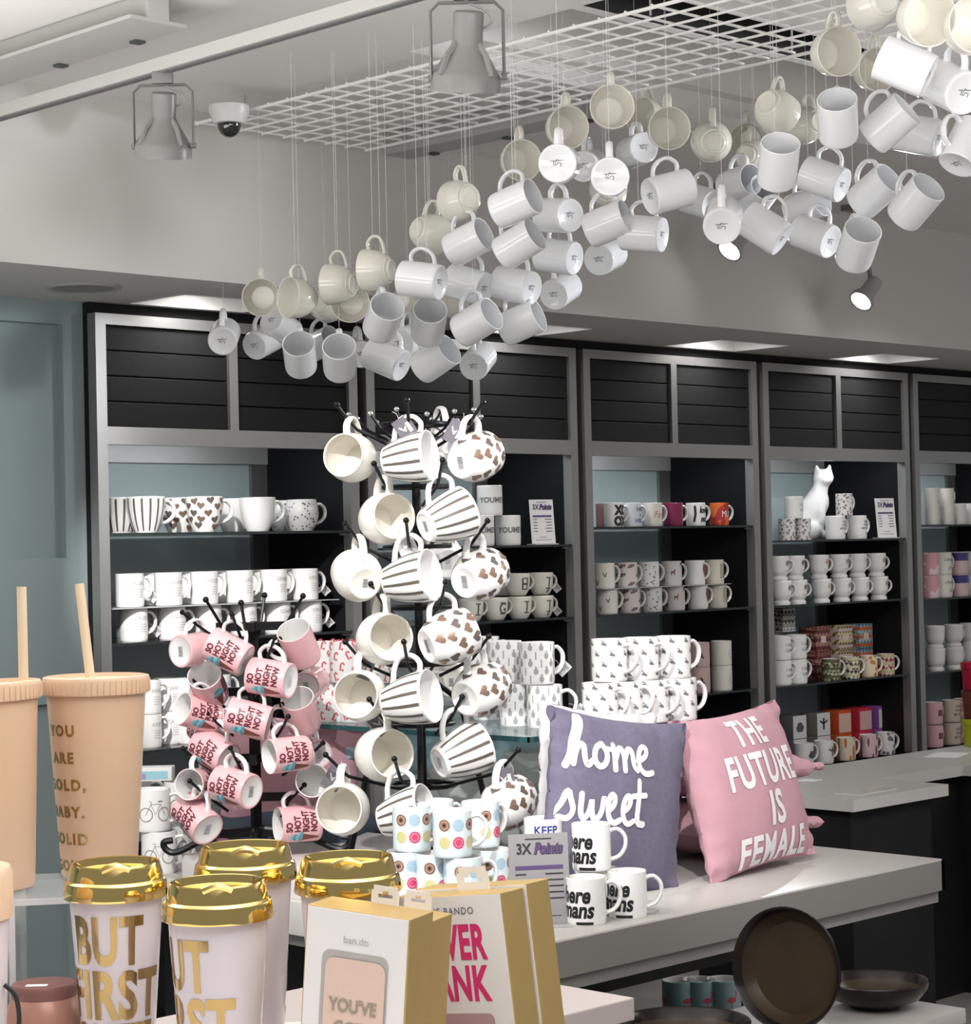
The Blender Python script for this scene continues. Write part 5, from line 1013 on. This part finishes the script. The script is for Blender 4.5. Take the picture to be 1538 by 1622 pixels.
# ------------------------------------------------------------------ foreground display
ZF = 1.098
c0 = at(360, 1500, d=1.75); 
t = thing('foreground_table', 'white display top holding the tumblers and gift boxes', 'table', (c0.x, c0.y, 0), math.radians(-45))
mb = MB(); mb.box((-.55, -.32, ZF - .03), (.20, .32, ZF - .0005)); part('top', mb, [mat('white_laminate', (0, 0, 0))], t, False)
mb = MB(); mb.box((-.5, -.28, 0), (.16, .28, ZF - .03)); part('base', mb, [mat('white_laminate', (0, 0, 0))], t, False)
TUMB = mat('lilac_white_plastic', (.62, .57, .61), .25, coat=.2)
def wrap_on(mb, d, fn, az, zc, m): mb.wrap(d, fn, az, zc, m, .0004)
def travel(px, ptop, D, label, text_az):
    d = .0955 * F / D; p = at(px, ptop, d=d); H = p.z - ZF
    t = thing('travel_tumbler', label, 'tumbler', (p.x, p.y, ZF), VA + math.atan((px - CX) / F) * -1, 'lilac travel tumblers with gold lids')
    k = H / .178; op = [(.030, 0), (.032, .004), (.0425, .152 * k)]; fn = interp(op)
    mb = MB(); mb.lathe([(0, .002), (.028, .002)] + op + [(.040, .152 * k), (0, .150 * k)], 48)
    hh = .041
    mb.wrap(text2('BUT', hh, .035, xs=.60, step=.006, space=1.08), fn, -PI / 2 + text_az - .04, .112 * k, 1)
    mb.wrap(text2('FIRST', hh, .035, xs=.66, step=.006, space=1.05), fn, -PI / 2 + text_az + .07, .062 * k, 1)
    mb.wrap(text2('COFFEE', hh * .6, .035, xs=.66, step=.006), fn, -PI / 2 + text_az, .022 * k, 1)
    part('cup', mb, [TUMB, GOLDF], t)
    z0 = .147 * k; mb = MB()
    mb.lathe([(.0425, z0 + .003), (.0475, z0), (.0480, z0 + .002), (.0462, z0 + .0135), (.0455, z0 + .015), (.0435, z0 + .0165), (.0432, z0 + .018), (.0405, z0 + .029), (.0395, z0 + .031), (.0380, z0 + .0305), (.0365, z0 + .024), (.034, z0 + .0225), (.033, z0 + .0222), (.010, z0 + .0222), (0, z0 + .0222)], 56)
    lid = part('lid', mb, [GOLD], t, label='shiny gold lid')
    mb = MB(); mb.tube(cr([(-.012, -.037, z0 + .028), (0, -.0385, z0 + .032), (.012, -.037, z0 + .028)], 3), .0035, 8); part('sip_spout', mb, [GOLD], lid)
    return t
travel(183, 1366, 166, 'lilac BUT FIRST tumbler with gold lid, nearest the left pink cups', -.20)
travel(344, 1396, 178, 'lilac tumbler with gold lid in front, lettering turned aside', -1.02)
travel(388, 1336, 164, 'lilac tumbler with gold lid behind the front pair', 2.7)
travel(550, 1354, 170, 'lilac tumbler with gold lid behind the white gift boxes', 2.7)
c1 = at(1005, 1580, z=.95); t = thing('side_ledge', 'white ledge corner showing between the gold boxes and the dark bowls', 'shelf', (c1.x, c1.y, 0)); mb = MB(); mb.box((-.62, 0, .92), (0, .40, .95), bev=.002); part('top', mb, [mat('pinkish_laminate', (.42, .37, .36), .5)], t, False); mb = MB(); mb.box((-.56, .05, 0), (-.06, .35, .92)); part('base', mb, [BLKLAM], t, False)
# acrylic riser and pink straw tumblers
ZA = 1.232
pa = at(52, 1432, d=2.08)
t = thing('acrylic_riser', 'clear acrylic riser block under the pink straw tumblers', 'riser', (pa.x, pa.y, ZF), VA + .15)
AC = mat('clear_acrylic_sheet', (.80, .82, .84), .04, alpha=.22); ACE = mat('acrylic_edge', (.60, .60, .62), .15, alpha=.9); H_ = ZA - ZF
mb = MB(); mb.box((-.20, -.075, H_ - .006), (.085, .085, H_ - .0005), 0); mb.box((-.20, -.078, H_ - .006), (.088, -.075, H_ - .0005), 1); mb.box((.085, -.075, H_ - .006), (.088, .085, H_ - .0005), 1); part('top_sheet', mb, [AC, ACE], t, False)
for x in (-.018, .082):
    mb = MB(); mb.box((x, -.075, 0), (x + .006, .085, H_ - .006), 0); mb.box((x, -.078, 0), (x + .006, -.075, H_ - .006), 1); part('side_sheet', mb, [AC, ACE], t, False)
PEACH = mat('peach_plastic', (.655, .455, .315), .35, coat=.1); PEACHL = mat('peach_lid', (.66, .47, .33), .3)
def straw_cup(px, py, d, label, tilt, text_az, straw, sp):
    p = at(px, py, d=d); H = .200; W = Matrix.Translation((p.x, p.y, ZA)) @ Matrix.Rotation(VA, 4, 'Z') @ Matrix.Rotation(tilt, 4, 'Y')
    t = thing('straw_tumbler', label, 'tumbler', M=W, group='peach straw tumblers')
    op = [(.0355, 0), (.0375, .004), (.0495, H - .012)]; fn = interp(op)
    mb = MB(); mb.lathe([(0, .001), (.034, .001)] + op + [(.047, H - .012), (0, H - .016)], 56)
    for k, w_ in enumerate(('YOU', 'ARE', 'GOLD,', 'BABY.', 'SOLID', 'GOLD')): mb.wrap(text2(w_, .0105, .035, step=.005, space=1.25), fn, -PI / 2 + text_az, H - .052 - .0268 * k, 1)
    part('cup', mb, [PEACH, GOLDF], t)
    mb = MB(); mb.lathe([(.0495, H - .018), (.0525, H - .018), (.0535, H - .004), (.0525, H - .001), (.0490, H), (.0480, H - .004), (0, H - .004)], 56)
    for k in range(56): a = 2 * PI * k / 56; mb.box((.0527, -.0006, H - .017), (.0541, .0006, H - .004), 0, Matrix.Rotation(a, 4, 'Z'))
    l = part('lid', mb, [PEACHL], t)
    mb = MB(); mb.tube([straw[0], straw[1]], .0048, 16); part('straw', mb, [mat('cream_straw', (.70, .56, .40), .4)], l)
straw_cup(152, 1080, 2.15, 'peach straw tumbler with gold words, lid and tilted straw', 0.0, -.70, ((-.002, -.010, .18), (-.014, -.004, .292)), 0)
straw_cup(-12, 1080, 2.08, 'peach straw tumbler cut off at the photo edge, upright straw', -.035, -1.25, ((.038, -.006, .18), (.041, -.004, .290)), 0)
# tumbler cut off at the left edge
p = at(-72, 1385, d=1.86); t = thing('handled_tumbler', 'lilac tumbler with peach lid and black loop, mostly outside the photo edge', 'tumbler', (p.x, p.y, ZF), VA)
mb = MB(); mb.lathe([(0, 0), (.040, 0), (.046, .14), (.044, .142), (0, .142)], 40); part('cup', mb, [TUMB], t)
hz = p.z - ZF; mb = MB(); mb.lathe([(.045, .140), (.0495, .142), (.050, hz), (.047, hz + .006), (0, hz + .006)], 40); part('lid', mb, [PEACHL], t)
mb = MB(); mb.tube(cr([(.044, -.01, .085), (.054, -.012, .075), (.056, -.012, .05), (.046, -.01, .035)], 5), .0022, 8); part('loop', mb, [BLACK], t)
p = at(70, 1580, d=1.98); t = thing('copper_pot', 'small copper pink pot with a barcode sticker under the clear riser', 'pot', (p.x, p.y, ZF), VA)
mb = MB(); mb.lathe([(0, 0), (.034, 0), (.038, .010), (.037, .030), (.030, .048), (.026, .052), (0, .052)], 32); part('body', mb, [mat('copper_pink', (.40, .21, .16), .35, metal=.2, noise=.15, nscale=25)], t)
mb = MB(); mb.lathe([(.030, .048), (.031, .056), (.029, .060), (0, .060)], 32); mb.flat(rect2(-.010, -.006, .010, .004), Matrix.Translation((-.004, -.012, .0604)), 1, 0); part('lid', mb, [mat('brown_lid', (.20, .09, .08), .4), CARD], t)
# gift boxes in front
def face_frame(px, py, d, a, roll, lean=0.0):
    """frame whose x runs along the front face, y up it, z out of it; origin at the top right corner of the face"""
    wd = (RV * math.cos(a) - FW * math.sin(a)).normalized(); wd = (wd - Vector((0, 0, wd.z))).normalized(); nn = Vector((wd.y, -wd.x, 0)); 
    if nn.dot(-FW) < 0: nn = -nn
    up = Vector((0, 0, 1)); M = Matrix((wd, up, nn)).transposed().to_4x4()
    return place(M @ Matrix.Rotation(lean, 4, 'X') @ Matrix.Rotation(roll, 4, 'Z'), at(px, py, d=d))
def carton(name, label, M, w_, h_, dp, build, mats, group, tabs=True, tab_x=.45, ts=.62):
    t = thing(name, label, 'box', M=M, group=group)
    mb = MB(); mb.box((-w_, -h_, -dp), (0, 0, -.0008), 1, bev=.0008); mb.box((-w_ + .0015, -h_ + .001, -.0012), (-.0015, -.001, 0), 0); build(mb, w_, h_); part('carton', mb, mats, t, False)
    if tabs:
        mb = MB(); x0 = -w_ * tab_x - .021 * ts; q = ts; z_ = -dp + .002; tt = .0005
        for a, b in (((x0, -.004), (x0 + .042 * q, .0085 * q)), ((x0, .0085 * q), (x0 + .010 * q, .018 * q)), ((x0 + .032 * q, .0085 * q), (x0 + .042 * q, .018 * q)), ((x0 + .003 * q, .018 * q), (x0 + .039 * q, .0245 * q))): mb.box((a[0], a[1], z_), (b[0], b[1], z_ + tt), 0)
        mb.box((x0 + .010 * q, .0135 * q, z_), (x0 + .0165 * q, .018 * q, z_ + tt)); mb.box((x0 + .0255 * q, .0135 * q, z_), (x0 + .032 * q, .018 * q, z_ + tt)); part('hang_tab', mb, [CARD], t, False)
    return t
PHW = mat('painted_window_shade', (.42, .40, .38), .6); BLUSH = mat('blush_case', (.66, .50, .42), .45); GSILV = mat('grey_gold_print', (.33, .29, .22), .4, metal=.3)
def rrect(x0, y0, x1, y1, r, n=5):
    p = []
    for cx, cy, a in ((x1 - r, y1 - r, 0), (x0 + r, y1 - r, PI / 2), (x0 + r, y0 + r, PI), (x1 - r, y0 + r, 1.5 * PI)): p += [(cx + r * math.cos(a + PI / 2 * k / n), cy + r * math.sin(a + PI / 2 * k / n)) for k in range(n + 1)]
    return poly2(p)
def front1(mb, w_, h_):
    mb.flat(shift(text2('ban.do', .0062, .0), -w_ * .50, -.024), None, 2, .0004)
    mb.flat(rrect(-w_ * .82, -.138, -w_ * .18, -.034, .008), None, 3, .0004); mb.flat(rrect(-w_ * .78, -.134, -w_ * .20, -.0395, .009), None, 4, .0012)  # flat grey border: shading of the window edges put into the colour
    mb.flat(shift(text2("YOU'VE", .0105, .03, xs=.85), -w_ * .50, -.078), None, 5, .0018); mb.flat(shift(text2('GOT', .0105, .03, xs=.9), -w_ * .52, -.0965), None, 5, .0018)
G1 = 'gold sided gift boxes in front'
MATS1 = [CARD, GOLDB, LGREY, PHW, BLUSH, GSILV]
a1 = math.radians(24); M1 = face_frame(650, 1457, 1.74, a1, -.085)
carton('gift_box', "white gift box with a window on a blush case reading YOU'VE GOT", M1, .096, .146, .044, front1, MATS1, G1, tab_x=.46)
carton('gift_box', 'gold sided gift box directly behind the windowed one', M1 @ Matrix.Translation((-.0015, -.009, -.0455)), .096, .150, .040, lambda *a: None, [CARD, GOLDB], G1, tab_x=.33)
PK2 = mat('hot_pink_print', (.62, .03, .16), .4)
def front2(mb, w_, h_):
    mb.flat(shift(text2('THE BANDO', .0060, .01, space=1.15), -w_ * .47, -.014), None, 2, .0004)
    mb.flat(shift(text2('POWER', .029, .035, xs=.62, space=1.05, align='RIGHT'), -w_ * .17, -.041), None, 3, .0004); mb.flat(shift(text2('BANK', .029, .035, xs=.66, space=1.05, align='RIGHT'), -w_ * .17, -.077), None, 3, .0004)
    mb.flat(rrect(-w_ * .80, -.135, -w_ * .14, -.100, .008), None, 0, .0006); mb.flat(rrect(-w_ * .77, -.131, -w_ * .17, -.1035, .006), None, 4, .0010)
a2 = math.radians(36); M2 = face_frame(793, 1414, 1.86, a2, .115)
M22 = [CARD, GOLDB, GREY, PK2, mat('mauve_bank', (.42, .27, .28), .4)]
carton('gift_box', 'white gift box with large pink lettering ending in ANK, behind the windowed box', M2, .125, .142, .034, front2, M22, G1, tab_x=.42, ts=.85)
carton('gift_box', 'gold sided gift box directly behind the power bank box', M2 @ Matrix.Translation((.003, .003, -.0355)), .125, .145, .034, lambda *a: None, [CARD, GOLDB], G1, tabs=False)
